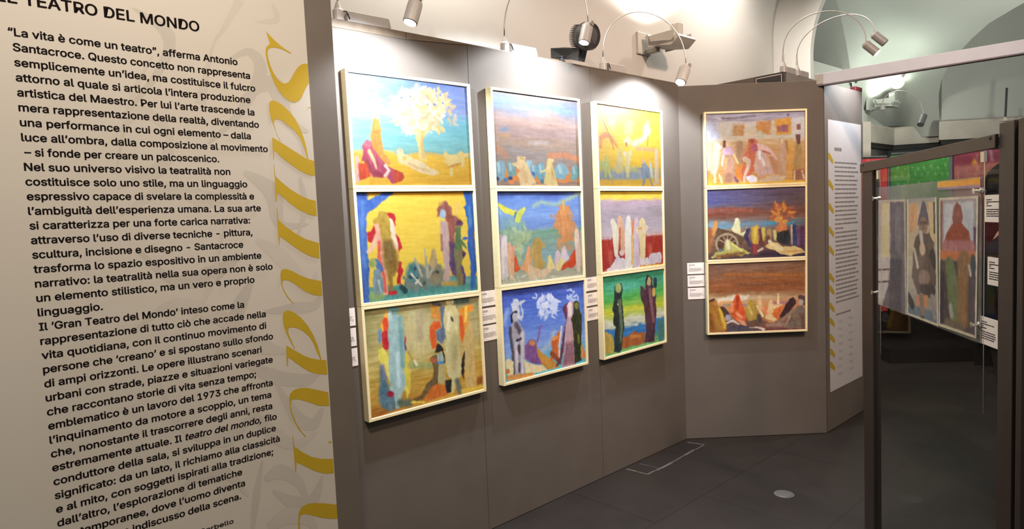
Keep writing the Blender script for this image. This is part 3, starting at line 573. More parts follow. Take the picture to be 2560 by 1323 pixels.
def d3a(c):
    c.bg([(0, 'f0c23c'), (.1, 'f4cc4c'), (.5, 'f6cc48'), (.7, 'f4c43c'), (.9, 'f6c444'), (1, 'f4c244')], 20, 12)
    c.p('b8ba8c', [(165, 1040), (260, 985), (500, 950), (760, 985), (1020, 1000), (1025, 1120), (165, 1135)], 10, 20, .9); c.l('9ca8b8', [(200, 1085), (480, 1090), (770, 1090)], 32, 10)
    c.e('e8c0a0', 350, 370, 50, 66, 12, 30, .8); c.e('e8b890', 570, 440, 62, 110, 14, 40, .8); c.e('ecccd0', 825, 460, 46, 86, 14, 30, .85); c.l('eccab8', [(640, 665), (760, 605), (835, 500)], 28, 10); c.e('eccab4', 565, 620, 62, 44, 10, 20, .9); c.l('e8a870', [(520, 380), (590, 360), (640, 380)], 18, 8)
    c.l('e8944c', [(190, 690), (196, 570), (260, 532), (330, 565), (392, 655), (420, 700)], [16, 22, 22, 18, 18, 10], 6); c.l('b47850', [(228, 345), (330, 590), (372, 725)], 6); c.l('c86c4c', [(540, 650), (548, 680)], 12); c.l('e8b080', [(680, 720), (920, 740)], 16, 8); c.l('d49c50', [(840, 560), (830, 680)], 8)
    c.p('c6cc80', [(235, 900), (280, 808), (312, 880), (322, 1000), (362, 1132), (330, 1132), (290, 1050), (270, 1122), (244, 1115), (238, 1020), (188, 990), (176, 880)], 5, 12); c.l('d8c888', [(460, 740), (455, 860), (440, 980)], [22, 46, 54], 10); c.p('dcd094', [(535, 760), (625, 740), (602, 900), (582, 1122), (548, 1122), (528, 950)], 6); c.l('f0d8b8', [(525, 790), (520, 800)], 20)
    c.p('98a2b0', [(755, 930), (800, 910), (850, 980), (882, 1060), (872, 1130), (922, 1242), (900, 1242), (850, 1130), (810, 1140), (790, 1242), (768, 1242), (780, 1060), (690, 1000), (757, 980)]); c.p('d4dcd8', [(848, 870), (892, 940), (914, 1130), (880, 1110)], 5); c.e('e8c0a4', 775, 890, 26, 26); c.p('f0d6b8', [(930, 760), (972, 700), (992, 1205), (930, 1225)], 8)
    c.l('d8a858', [(350, 1130), (370, 1220)], 6)
pic(3, 0, (1470, 240, 5.514), [(120, 100), (1000, 230), (160, 1245), (1035, 1250)], 'framed painting almost all bright yellow', 1.0, d3a)
def d3b(c):
    c.bg([(0, 'c8962c'), (.03, 'e8b834'), (.06, 'f4d04c'), (.105, 'f6d458'), (.13, 'c8aab4'), (.3, 'b4a2aa'), (.5, 'c8b6be'), (.56, 'd4b8b8'), (.6, 'b4382c'), (1, 'b4382c')], 16, 16)
    c.p('b4362c', [(180, 775), (360, 760), (500, 780), (830, 708), (1070, 690), (1075, 1095), (700, 1140), (205, 1225)], 4, 10); c.l('d4b0b0', [(200, 745), (340, 745)], 14, 6); c.l('e0b8b0', [(840, 700), (1040, 680)], 12, 8); c.p('f4b83c', [(640, 1135), (1068, 1080), (1068, 1115), (640, 1165)])
    c.l('d4705c', [(330, 960), (345, 1080)], 26, 12, 16, .6); c.l('d4704c', [(880, 870), (885, 940)], 28, 12, 16, .7); c.e('a89c9c', 930, 350, 90, 50, 20, 20, .6)
    c.p('ead8da', [(240, 1200), (330, 1135), (390, 1060), (430, 965), (470, 1000), (560, 1040), (700, 1000), (730, 985), (820, 1012), (880, 1000), (1000, 958), (1035, 1070), (850, 1105), (740, 1105), (600, 1145), (420, 1195)], 4, 12)
    c.l('8c2c2c', [(462, 900), (480, 990)], 16); c.l('a03430', [(860, 1010), (900, 1000)], 8)
    c.l('f0e2c8', [(368, 530), (400, 630), (410, 760), (415, 960)], [28, 40, 40, 26]); c.l('e8b692', [(465, 495), (480, 620), (500, 780), (512, 940)], [32, 42, 40, 20]); c.l('c86848', [(465, 620), (465, 880)], 10, 6); c.l('f2e6d8', [(580, 485), (580, 700), (590, 1110)], [30, 48, 52]); c.l('e08c54', [(645, 515), (640, 740)], 15); c.l('ecc078', [(630, 720), (640, 1080)], 16); c.l('dfc4ca', [(690, 505), (688, 700), (700, 1110)], [28, 40, 44]); c.l('f0d6a0', [(770, 535), (772, 700), (780, 980)], [42, 50, 36]); c.l('eed2b4', [(700, 640), (830, 605)], 24); c.l('e4d0d8', [(900, 1020), (1000, 1000)], 44); c.l('d8a848', [(720, 620), (760, 610)], 8); c.e('eac8b8', 490, 945, 32, 44)
pic(3, 1, (1470, 460, 5.514), [(168, 95), (1038, 95), (210, 1220), (1062, 1105)], 'framed painting of pale standing figures before a red band', 1.0, d3b)
def d3c(c):
    c.bg([(0, '388c64'), (.15, '4ca078'), (.3, '54a850'), (.4, '8cb444'), (.47, 'd0c83c'), (.54, 'b4bc54'), (.6, 'd8d4b4'), (.65, 'c4c4a8'), (.68, '3a74ac'), (.8, '3c78b4'), (.88, '4c8878'), (1, '78a864')], 34, 22)
    c.e('60b0a0', 480, 300, 160, 40, 20, 20, .6); c.p('b89c48', [(215, 900), (250, 868), (300, 890), (332, 920), (342, 1080), (332, 1135), (215, 1140)], 4, 12); c.p('a85a2c', [(458, 940), (520, 920), (600, 860), (680, 880), (735, 858), (722, 1000), (640, 1042), (560, 1030), (500, 1092), (448, 1062)], 4, 16); c.l('80b468', [(470, 1120), (720, 1050), (980, 975)], 22, 8); c.l('c87c3c', [(560, 920), (680, 920)], 14, 8); c.l('4c7c74', [(930, 760), (940, 940)], 40, 12)
    c.p('2a322c', [(363, 300), (410, 243), (457, 260), (467, 340), (450, 420), (462, 560), (472, 690), (477, 820), (452, 950), (442, 1080), (410, 1125), (343, 1115), (350, 950), (370, 800), (338, 780), (350, 640), (328, 590), (360, 440)]); c.p('5e6c54', [(400, 460), (442, 450), (452, 600), (462, 800), (440, 1000), (420, 1000), (418, 700)], 8); c.e('9ca664', 412, 310, 40, 62); c.l('d0c090', [(400, 515), (402, 520)], 8)
    c.p('50303a', [(748, 200), (790, 153), (832, 190), (836, 280), (870, 330), (882, 400), (872, 480), (882, 600), (862, 760), (852, 985), (728, 1005), (750, 860), (738, 640), (720, 520), (688, 440), (688, 280), (720, 300), (745, 330)]); c.l('2e3c40', [(870, 215), (868, 275)], 24); c.e('b49e68', 793, 228, 28, 58); c.l('caa854', [(850, 340), (852, 392)], 20); c.l('82585c', [(805, 340), (815, 480), (842, 720)], 20, 8); c.l('2c2024', [(775, 170), (760, 240)], 10)
pic(3, 2, (1470, 660, 5.088), [(200, 165), (975, 65), (215, 1195), (980, 980)], 'framed green painting with two dark robed figures', 1.0, d3c)
def d4a(c):
    c.bg([(0, '9c8890'), (.05, 'b8a8b0'), (.11, 'b09ca4'), (.13, 'd8c4b8'), (.3, 'd8b894'), (.35, 'dcc4ac'), (.38, 'dcb484'), (.5, 'd89c64'), (.8, 'd49050'), (.92, 'e0a050'), (1, 'ecac40')], 20, 22)
    c.p('c8bcc0', [(158, 250), (385, 262), (380, 520), (162, 560)], 10); c.p('d8c4ac', [(380, 300), (570, 300), (570, 480), (385, 490)], 12); c.p('c68c58', [(570, 310), (740, 305), (730, 480), (570, 470)], 10, 14); c.p('d28a4a', [(915, 268), (1145, 250), (1130, 450), (1010, 455), (915, 410)], 8, 16); c.l('c8c0a8', [(970, 430), (1000, 470)], 26, 10); c.p('e29a3a', [(1185, 232), (1435, 205), (1435, 445), (1220, 462)], 6); c.p('a8605e', [(1225, 330), (1392, 312), (1392, 412), (1230, 422)], 6); c.p('deccc0', [(1448, 210), (1640, 190), (1645, 525), (1500, 542), (1448, 440)], 5); c.p('9c5c52', [(1513, 300), (1578, 298), (1578, 390), (1513, 392)]); c.p('8c4a4e', [(1498, 460), (1572, 455), (1566, 560), (1545, 605), (1510, 530)])
    c.l('786068', [(300, 220), (600, 215), (900, 180)], 9, 6); c.l('e8dcdc', [(300, 212), (380, 225)], 12, 8); c.e('806870', 1390, 165, 26, 26)
    c.l('e2c492', [(200, 650), (200, 960)], 46, 8); c.l('d4c098', [(320, 610), (320, 750), (275, 1010)], [40, 60, 54], 8); c.l('dcd0bc', [(310, 600), (370, 650)], 30, 8); c.dabs(['f0b43c', 'e8a03c'], 250, 1120, 90, 60, 12, 50, 16); c.l('ecd0a0', [(295, 1040), (290, 1180)], 16); c.l('ecd0a0', [(360, 1060), (400, 1180)], 14)
    c.l('c09068', [(665, 600), (670, 850)], 52, 8); c.l('703c32', [(440, 570), (436, 640)], 20); c.e('e8ba8c', 500, 592, 40, 44); c.p('cf9470', [(420, 740), (580, 740), (602, 1000), (655, 1195), (440, 1212), (430, 960), (398, 920)], 5); c.p('dcacb8', [(415, 700), (435, 655), (555, 640), (582, 720), (575, 760), (418, 765)], 5); c.l('f0cc80', [(582, 760), (645, 890)], 16); c.l('f0c8a0', [(420, 780), (405, 920)], 14); c.l('b47858', [(500, 1080), (490, 1190)], 52, 14); c.l('e8a860', [(470, 820), (450, 960)], 14, 8); c.l('805060', [(600, 1100), (640, 1180)], 20, 8)
    c.p('e88436', [(600, 1010), (700, 890), (745, 960), (690, 1140), (620, 1110)], 8); c.p('d8704e', [(798, 540), (900, 518), (942, 560), (932, 700), (905, 850), (872, 1030), (760, 1130), (700, 1152), (700, 1000), (760, 860), (688, 805), (780, 650)], 4, 12); c.e('bc6070', 890, 660, 52, 60, 8); c.e('ac5442', 850, 556, 46, 38); c.l('f0c4a4', [(750, 820), (805, 860), (790, 950), (740, 1080), (735, 1165)], [40, 34, 26, 20, 18]); c.l('e09070', [(790, 650), (690, 810)], 16); c.p('ecbaa8', [(930, 590), (1060, 618), (1150, 690), (1242, 820), (1220, 845), (1120, 760), (1000, 705), (940, 685)]); c.p('deae98', [(925, 705), (990, 690), (1080, 760), (1150, 900), (1182, 1055), (960, 1075), (900, 1035), (878, 930)], 5); c.l('f6e8e4', [(965, 715), (970, 810)], 20); c.l('f4dcd6', [(1000, 820), (1040, 910)], 16, 6); c.l('b45848', [(1010, 700), (1120, 740)], 12, 6); c.l('c08060', [(1150, 820), (1220, 1000)], 40, 14, 10, .7)
    c.p('f0dedc', [(758, 1090), (850, 1050), (932, 1110), (922, 1180), (830, 1198)]); c.l('e0a080', [(960, 1105), (1000, 1095)], 26); c.p('e2bc96', [(940, 1165), (1080, 1080), (1200, 1060), (1375, 1082), (1290, 1172), (1000, 1185)], 5)
    c.l('d29e78', [(1290, 550), (1300, 700), (1310, 1010)], [34, 70, 66], 8); c.l('b07848', [(1360, 560), (1390, 720)], 18, 8); c.l('e4c090', [(1295, 545), (1298, 580)], 22); c.l('b88a52', [(1545, 600), (1535, 900)], [40, 78], 8); c.l('e8a040', [(1430, 560), (1430, 1000)], 34, 14, 10, .7); c.l('6c4030', [(1535, 500), (1550, 580)], 22); c.p('a86848', [(1470, 980), (1640, 960), (1640, 1140), (1470, 1150)], 12); c.l('ecccA0'.lower(), [(1490, 1000), (1488, 1140)], 9); c.l('eccca0', [(1600, 1000), (1632, 1110)], 9); c.l('f0b440', [(165, 1215), (900, 1200), (1640, 1160)], 22, 10)
pic(4, 0, (1740, 260, 6.013), [(155, 150), (1640, 100), (162, 1235), (1650, 1175)], 'framed painting of an orange and pink crowd before buildings', 1.0, d4a)
def d4b(c):
    c.bg([(0, '58507c', '6a5060'), (.2, '5c5c90', '705450'), (.27, '70606c', '74504c'), (.33, '904c38', '7c4c40'), (.38, '804838', '845040'), (.44, '8c6454', '886c60'), (.5, '88a0b0', '687078'), (.54, '80b0c8', '6c5c64'), (.6, 'a88c68', '7c5c54'), (.75, '946c48', '6c4848'), (1, '5c4048', '44303c')], 24, 16)
    c.l('a05440', [(200, 465), (500, 442), (850, 460)], 26, 12); c.l('4c98b8', [(1050, 660), (1200, 640), (1460, 640)], 18, 10)
    c.dabs(['d87c38', 'cc6434', 'e09040', 'b85838'], 1290, 510, 140, 120, 40, 90, 20, True); c.dabs(['e8a04c', 'e0b050'], 1290, 590, 50, 60, 8, 50, 16); c.p('d87c44', [(1185, 745), (1290, 600), (1382, 745), (1320, 805)], 5, 14); c.l('b86a50', [(1400, 420), (1470, 400)], 10); c.l('c05848', [(1240, 360), (1260, 420)], 12)
    c.p('6c4e36', [(290, 900), (335, 718), (560, 780), (745, 870), (700, 985), (640, 960), (600, 850), (480, 800), (380, 850)], 4); c.e('5c3c2c', 480, 960, 150, 140, 4)
    c.l('b49a7c', [(480 + 160 * math.cos(a), 962 + 150 * math.sin(a)) for a in np.linspace(math.pi * .75, math.pi * 2.2, 14)], 17)
    for a in (-2.6, -2.0, -1.5, -1.0, -.4, .2): c.l('a88c70', [(480, 962), (480 + 150 * math.cos(a), 962 + 140 * math.sin(a))], 9)
    c.l('e09448', [(315, 640), (300, 720), (265, 820)], [26, 36, 22]); c.l('a85c34', [(215, 740), (230, 900)], 32, 10); c.l('b87048', [(240, 900), (200, 1080)], 30, 12)
    c.p('ecdea8', [(598, 592), (640, 570), (668, 600), (682, 700), (692, 800), (740, 780), (790, 705), (792, 760), (740, 855), (560, 772), (548, 742), (590, 650)]); c.e('f2e6cc', 625, 602, 24, 26); c.l('c8a080', [(775, 720), (790, 730)], 16)
    c.p('c8b864', [(225, 1165), (330, 1080), (430, 1040), (478, 900), (540, 930), (640, 1000), (720, 1030), (835, 1090), (700, 1135), (480, 1112), (350, 1182)], 4, 14); c.l('ecdcac', [(490, 920), (500, 1020)], 30, 8); c.l('8c6034', [(350, 1150), (720, 1095)], 26, 10); c.l('6c7468', [(380, 1060), (420, 1050)], 22); c.l('e4d878', [(560, 960), (700, 1060)], 16)
    c.l('4a3c58', [(800, 750), (760, 850), (830, 980)], 30); c.p('d8aa40', [(848, 720), (920, 668), (972, 720), (982, 820), (940, 960), (880, 982), (848, 880)]); c.l('f0cc68', [(900, 730), (900, 880)], 16, 8); c.p('a03e3e', [(845, 960), (955, 960), (935, 1105), (868, 1125)], 6); c.l('6c3440', [(985, 760), (1000, 960)], 36, 8); c.l('d8ba58', [(1020, 735), (1040, 900)], 26); c.l('b89260', [(1110, 770), (1110, 870)], 38); c.l('dcc478', [(1190, 770), (1205, 890)], 22); c.l('784838', [(1090, 870), (1060, 960)], 40, 12)
    c.p('34302e', [(1225, 790), (1300, 770), (1400, 738), (1424, 900), (1400, 972), (1300, 962), (1215, 900)]); c.l('dcbc9c', [(1440, 680), (1450, 985)], 9); c.l('3c4668', [(1480, 690), (1492, 980)], [24, 40]); c.l('5c3450', [(1600, 740), (1600, 960)], 50, 8); c.l('7c4c74', [(1540, 740), (1540, 960)], 20, 8)
    c.l('3a2c3c', [(1000, 1115), (1640, 1115)], 28, 10); c.p('eac480', [(1035, 1002), (1130, 930), (1222, 940), (1320, 1000), (1500, 990), (1610, 1040), (1642, 1085), (1540, 1102), (1430, 1135), (1280, 1102), (1180, 1052)]); c.e('ecd6b4', 1120, 920, 30, 28); c.l('dcc0a4', [(950, 1065), (1012, 1030)], 16); c.l('f4dca8', [(1150, 970), (1300, 1040)], 18, 8); c.l('d89c5c', [(1300, 1080), (1600, 1060)], 12, 8)
pic(4, 1, (1740, 450, 6.013), [(170, 145), (1640, 95), (188, 1210), (1645, 1145)], 'framed dark painting with a cart wheel and reclining figure', 1.0, d4b)
def d4c(c):
    c.bg([(0, '7c5a4c', '7c5844'), (.2, '84563c', '8c5634'), (.33, '985630', '9c5428'), (.41, '8c5430', '905030'), (.46, 'ac8054', 'a06c48'), (.52, 'dcc098', 'b88c64'), (.57, 'dca068', 'c88c60'), (.65, 'd89458', 'c87848'), (.8, 'a46840', 'a05c44'), (1, '703c30', '6c3438')], 20, 18)
    c.l('a8602c', [(450, 290), (1000, 280), (1600, 300)], 20, 14); c.l('7c4c34', [(600, 440), (1600, 420)], 18, 14)
    c.p('ead6b8', [(335, 645), (600, 585), (805, 600), (760, 650), (500, 690), (345, 705)], 10, 12, .9); c.l('e8a05c', [(380, 700), (520, 700)], 18, 8); c.l('a88878', [(440, 740), (540, 740)], 20, 10); c.l('9c7c84', [(700, 740), (770, 745)], 22, 10); c.l('a86a74', [(1190, 710), (1400, 700)], 18, 10)
    c.p('54362e', [(345, 765), (420, 758), (512, 850), (555, 965), (480, 992), (430, 900)]); c.p('a6702e', [(203, 690), (260, 655), (322, 680), (347, 760), (412, 850), (432, 980), (474, 1080), (452, 1135), (218, 1145), (203, 900)], 5); c.l('d8aa3c', [(365, 790), (410, 930), (455, 1070)], [20, 26, 24], 5); c.l('5c3626', [(215, 680), (280, 662)], 20); c.e('c07838', 300, 710, 32, 36, 6); c.l('7c4420', [(225, 900), (260, 1100)], 30, 14)
    c.p('54464c', [(465, 1065), (520, 988), (600, 1030), (760, 1030), (900, 1090), (945, 1122), (500, 1145)], 5); c.e('ac9894', 495, 930, 48, 52); c.l('dcc6b8', [(480, 1005), (560, 970), (655, 1022)], 13)
    c.p('d8582e', [(603, 600), (640, 573), (672, 620), (702, 720), (752, 850), (762, 950), (720, 1012), (620, 972), (540, 880), (528, 760), (570, 680)]); c.l('ec9058', [(560, 720), (550, 830)], 22, 8); c.l('b03c20', [(640, 620), (630, 800)], 22, 8); c.p('ea9c70', [(630, 950), (740, 980), (765, 1045), (700, 1035)], 4); c.l('f0a078', [(620, 860), (690, 920)], 18, 8)
    c.p('b88e38', [(788, 700), (820, 658), (872, 670), (922, 750), (932, 900), (900, 962), (800, 972), (758, 860), (758, 780)]); c.l('dcb868', [(800, 760), (850, 880)], 16, 8); c.l('eed6a4', [(925, 750), (1012, 905)], [14, 20]); c.p('6e4e40', [(765, 985), (900, 960), (1010, 958), (1045, 1022), (900, 1065), (800, 1042)], 5); c.l('54443c', [(950, 900), (970, 980)], 30, 6)
    c.l('eab880', [(960, 620), (975, 790)], [20, 44], 8); c.l('eec890', [(1240, 575), (1240, 710)], [12, 18]); c.p('ecc088', [(1105, 690), (1140, 660), (1168, 740), (1290, 718), (1315, 740), (1180, 800), (1170, 900), (1235, 962), (1130, 1005), (1040, 945), (1070, 830)], 4); c.p('dc6c32', [(1175, 810), (1322, 740), (1275, 900), (1230, 955), (1150, 870)], 5); c.l('e8884c', [(1020, 780), (1060, 860)], 26, 10)
    c.p('3c2226', [(1408, 650), (1460, 622), (1502, 660), (1502, 720), (1390, 862), (1280, 945), (1262, 905), (1350, 740)]); c.l('5a3c36', [(1570, 620), (1630, 640), (1640, 720)], 34); c.p('7c6252', [(1518, 762), (1600, 728), (1645, 800), (1645, 1085), (1345, 1092), (1380, 960), (1450, 850)], 5); c.e('bca08a', 1580, 697, 40, 48); c.l('94785f', [(1500, 790), (1330, 930), (1240, 1010)], 22, 8); c.l('a48c74', [(1420, 900), (1340, 1060)], 12); c.l('6c4034', [(1600, 900), (1620, 1070)], 18, 10)
    c.l('dcc6b6', [(820, 1075), (940, 1070), (1020, 1100)], [8, 12, 22]); c.l('a8826e', [(1080, 1040), (1330, 1030)], 28, 12); c.l('b87848', [(1030, 950), (1180, 1000)], 14, 8)
pic(4, 2, (1740, 640, 6.013), [(188, 120), (1648, 65), (205, 1160), (1648, 1105)], 'framed rust brown painting of seated figures', 1.0, d4c)

WHERE = {1: 'left column ', 2: 'second column ', 3: 'third column ', 4: 'right wall '}
ROWN = ['top', 'middle', 'bottom']
FT, FD = 0.0152, 0.044
HITS = {}
for (col, row, crop, quad, label, gain, draw) in PICS:
    P = Plane(math.radians(90) if col == 4 else TA, (WA if col < 4 else WB).d - 0.047)
    HITS[col, row] = [list(P.hit(crop[0] + x / crop[2], crop[1] + y / crop[2])) for x, y in quad]
for col in (1, 2, 3, 4):                    # the three frames of a column are butted together with straight sides
    for side in (0, 1):
        pts = [HITS[col, r_][k_] for r_ in range(3) for k_ in (side, side + 2)]
        ln = np.polyfit([q[1] for q in pts], [q[0] for q in pts], 1)
        for q in pts: q[0] = float(np.polyval(ln, q[1]))
        for r_ in (0, 1):
            mid = (HITS[col, r_][side + 2][1] + HITS[col, r_ + 1][side][1]) / 2
            HITS[col, r_][side + 2][1] = mid + 0.0154; HITS[col, r_ + 1][side][1] = mid - 0.0154
for (col, row, crop, quad, label, gain, draw) in PICS:
    P0 = WA if col < 4 else WB
    P = Plane(math.radians(90) if col == 4 else TA, P0.d - 0.047)
    h = HITS[col, row]                                # TL TR BL BR -> (u, z)
    uL0, uR0, uL1, uR1 = h[0][0], h[1][0], h[2][0], h[3][0]
    zt = [h[0][1], h[1][1]]; zb = [h[2][1], h[3][1]]
    inn = [(uL0, zt[0]), (uR0, zt[1]), (uR1, zb[1]), (uL1, zb[0])]
    g = FT - 0.0004
    out = [(uL0 - g, zt[0] + g), (uR0 + g, zt[1] + g), (uR1 + g, zb[1] - g), (uL1 - g, zb[0] - g)]
    cen = P.pt(sum(q[0] for q in inn) / 4, min(zb) - g, -0.044)
    t = thing('framed_painting', cen, label + ', ' + WHERE[col] + ROWN[row], 'painting', 'framed paintings stacked in threes')
    b = MB()
    dz = P.n * -FD
    for i in range(4):
        j = (i + 1) % 4
        a = [P.pt(*out[i], 0.0), P.pt(*out[j], 0.0), P.pt(*inn[j], 0.0), P.pt(*inn[i], 0.0)]
        b.prism(a, dz)
    b.build('frame', WOOD, t, bevel=0.0015)
    cv = Canvas(quad, seed=col * 10 + row)
    draw(cv)
    k = 0.004
    rec = 0.010
    cc = [P.pt(inn[0][0] - k, inn[0][1] + k, -rec), P.pt(inn[1][0] + k, inn[1][1] + k, -rec), P.pt(inn[3][0] - k, inn[3][1] - k, -rec), P.pt(inn[2][0] + k, inn[2][1] - k, -rec)]
    cv.mesh('canvas', cc, t, PAINT if not CAL else CALM, GAIN.get((col, row), 1.0))
    b = MB(); b.prism([P.pt(*q, -FD + 0.004) for q in inn], P.n * 0.006); b.build('backing_board', WOOD, t)
UPL = (1.0, 0.95, 0.88)

# ------------------------------------------------------------------ text banner on the left panel
S_ = 1.6                                     # banner text was measured on a plane at 1.5
def font():
    try:
        import os
        return bpy.data.fonts.load(os.path.join(bpy.utils.resource_path('LOCAL'), 'datafiles', 'fonts', 'Inter.woff2'))
    except Exception:
        return None
FONT = font()
_glyph = {}
def text_geo(body, shear=0.0):
    """flat outline of a line of text: vertices (x, y), faces, width"""
    key = (body, shear)
    if key in _glyph: return _glyph[key]
    c = bpy.data.curves.new('line', 'FONT'); c.body = body; c.resolution_u = 3; c.shear = shear
    if FONT: c.font = FONT
    o = bpy.data.objects.new('line', c); COL.objects.link(o)
    dg = bpy.context.evaluated_depsgraph_get(); dg.update()
    me = bpy.data.meshes.new_from_object(o.evaluated_get(dg))
    v = np.array([q.co[:2] for q in me.vertices]); f = [tuple(p.vertices) for p in me.polygons]
    bpy.data.objects.remove(o); bpy.data.curves.remove(c); bpy.data.meshes.remove(me)
    _glyph[key] = (v, f); return v, f
def put_text(mb, P, body, u0, u1, z0, z1, size, bold, off, shear=0.0, align='L'):
    """lay a line between u0 and u1 (sheared baseline z0 -> z1); bold = stroke thickening in ems"""
    v, f = text_geo(body, shear)
    x0, x1 = v[:, 0].min(), v[:, 0].max(); sx = (u1 - u0) / (x1 - x0)
    for ci, (dx, dy) in enumerate(((-bold, 0), (bold, 0), (0, bold * 0.55), (0, -bold * 0.55)) if bold else ((0, 0),)):
        k = len(mb.v)
        for x, y in v:
            uu = u0 + (x - x0) * sx + dx * size
            t = (uu - u0) / (u1 - u0)
            mb.v.append(tuple(P.pt(uu, z0 + (z1 - z0) * t + (y + dy) * size, off + ci * 0.00008)))
        mb.f += [tuple(a + k for a in q) for q in f]; mb.m += [0] * len(f)
LINES = ['“La vita è come un teatro”, afferma Antonio', 'Santacroce. Questo concetto non rappresenta', 'semplicemente un’idea, ma costituisce il fulcro', 'attorno al quale si articola l’intera produzione', 'artistica del Maestro. Per lui l’arte trascende la', 'mera rappresentazione della realtà, diventando', 'una performance in cui ogni elemento – dalla', 'luce all’ombra, dalla composizione al movimento', '– si fonde per creare un palcoscenico.', 'Nel suo universo visivo la teatralità non', 'costituisce solo uno stile, ma un linguaggio', 'espressivo capace di svelare la complessità e', 'l’ambiguità dell’esperienza umana. La sua arte', 'si caratterizza per una forte carica narrativa:', 'attraverso l’uso di diverse tecniche - pittura,', 'scultura, incisione e disegno - Santacroce', 'trasforma lo spazio espositivo in un ambiente', 'narrativo: la teatralità nella sua opera non è solo', 'un elemento stilistico, ma un vero e proprio', 'linguaggio.', 'Il ‘Gran Teatro del Mondo’ inteso come la', 'rappresentazione di tutto ciò che accade nella', 'vita quotidiana, con il continuo movimento di', 'persone che ‘creano’ e si spostano sullo sfondo', 'di ampi orizzonti. Le opere illustrano scenari', 'urbani con strade, piazze e situazioni variegate', 'che raccontano storie di vita senza tempo;', 'emblematico è un lavoro del 1973 che affronta', 'l’inquinamento da motore a scoppio, un tema', 'che, nonostante il trascorrere degli anni, resta', 'estremamente attuale. Il teatro del mondo, filo', 'conduttore della sala, si sviluppa in un duplice', 'significato: da un lato, il richiamo alla classicità', 'e al mito, con soggetti ispirati alla tradizione;', 'dall’altro, l’esplorazione di tematiche', 'contemporanee, dove l’uomo diventa', 'protagonista indiscusso della scena.']
ENDS = [.5787, .6044, .6143, .6016, .6087, .617, .5968, .6336, .5239, .546, .5812, .5947, .6083, .5818, .5853, .5628, .6018, .6262, .5824, .2817, .5552, .6027, .6019, .616, .5877, .6117, .5711, .6076, .6025, .603, .6117, .6078, .6152, .5978, .5243, .5288, .5182]
ue_b = WN.hit(758, 0)[0]; ue_c = WN.hit(845, 1323)[0]; UB = (ue_b + ue_c) / 2
bt = thing('text_banner', WN.pt(-0.3, 0.35, 0.001), 'cream printed text banner with black Italian text on the grey panel at left', 'banner')
b = MB(); b.prism([WN.pt(-0.25, 0.32, 0), WN.pt(ue_c, 0.32, 0), WN.pt(ue_b, 2.66, 0), WN.pt(-0.25, 2.66, 0)], WN.n * 0.003); b.build('printed_sheet', BANNER, bt)
tx = MB()
for i, (s, e_) in enumerate(zip(LINES, ENDS)):
    z = EYE + (0.3945 - 0.026899 * (i + 1)) * S_
    u0 = 0.1777 if i not in (0, 8) else (0.1725 if i == 0 else 0.1800)
    if i == 32: pass
    x1 = e_ * S_; x0 = u0 * S_
    if i == 30:
        a = text_geo('estremamente attuale. Il ')[0][:, 0]; wa = a.max() - a.min()
        w1 = wa; w2 = np.ptp(text_geo('teatro del mondo,', 0.2)[0][:, 0]); w3 = np.ptp(text_geo('filo')[0][:, 0]); sp = 0.28
        tot = w1 + w2 + w3 + 2 * sp; k = (x1 - x0) / tot
        put_text(tx, WN, 'estremamente attuale. Il ', x0, x0 + w1 * k, z, z - 0.003, 0.0435, 0.021, 0.0040)
        put_text(tx, WN, 'teatro del mondo,', x0 + (w1 + sp) * k, x0 + (w1 + sp + w2) * k, z - 0.003, z - 0.005, 0.0435, 0.021, 0.0040, 0.2)
        put_text(tx, WN, 'filo', x1 - w3 * k, x1, z - 0.005, z - 0.006, 0.0435, 0.021, 0.0040)
    else:
        put_text(tx, WN, s, x0, x1, z, z - 0.006 * (x1 - x0) / 0.7, 0.0435, 0.021, 0.0040)
tx.build('body_text', INK, bt)
tt = MB()
wt = {w: text_geo(w)[0][:, 0] for w in ('IL TEATRO DEL MONDO', 'DEL MONDO')}
uD, uE = 0.3275 * S_, 0.5028 * S_
k = (uE - uD) / np.ptp(wt['DEL MONDO'])
put_text(tt, WN, 'IL TEATRO DEL MONDO', uE - np.ptp(wt['IL TEATRO DEL MONDO']) * k, uE, EYE + 0.426 * S_, EYE + 0.425 * S_, 0.064, 0.020, 0.0040)
tt.build('title_text', INK, bt)
sg = MB()
put_text(sg, WN, 'Stefania Sorbello', 0.4981 * S_ - 0.235, 0.4981 * S_, EYE - 0.651 * S_, EYE - 0.6528 * S_, 0.030, 0.016, 0.0040)
sg.build('signature_text', INK, bt)
def pxpoly(mb, P, crop, pts, off, clip=None):
    q = []
    for x, y in pts:
        u, z = P.hit(crop[0] + x / crop[2], crop[1] + y / crop[2])
        if clip is not None: u = min(u, clip)
        q.append((u, z))
    mb.poly([P.pt(u, z, off) for u, z in q])
C5, C6, C7 = (620, 60, 3.3075), (620, 440, 3.007), (620, 860, 2.857)
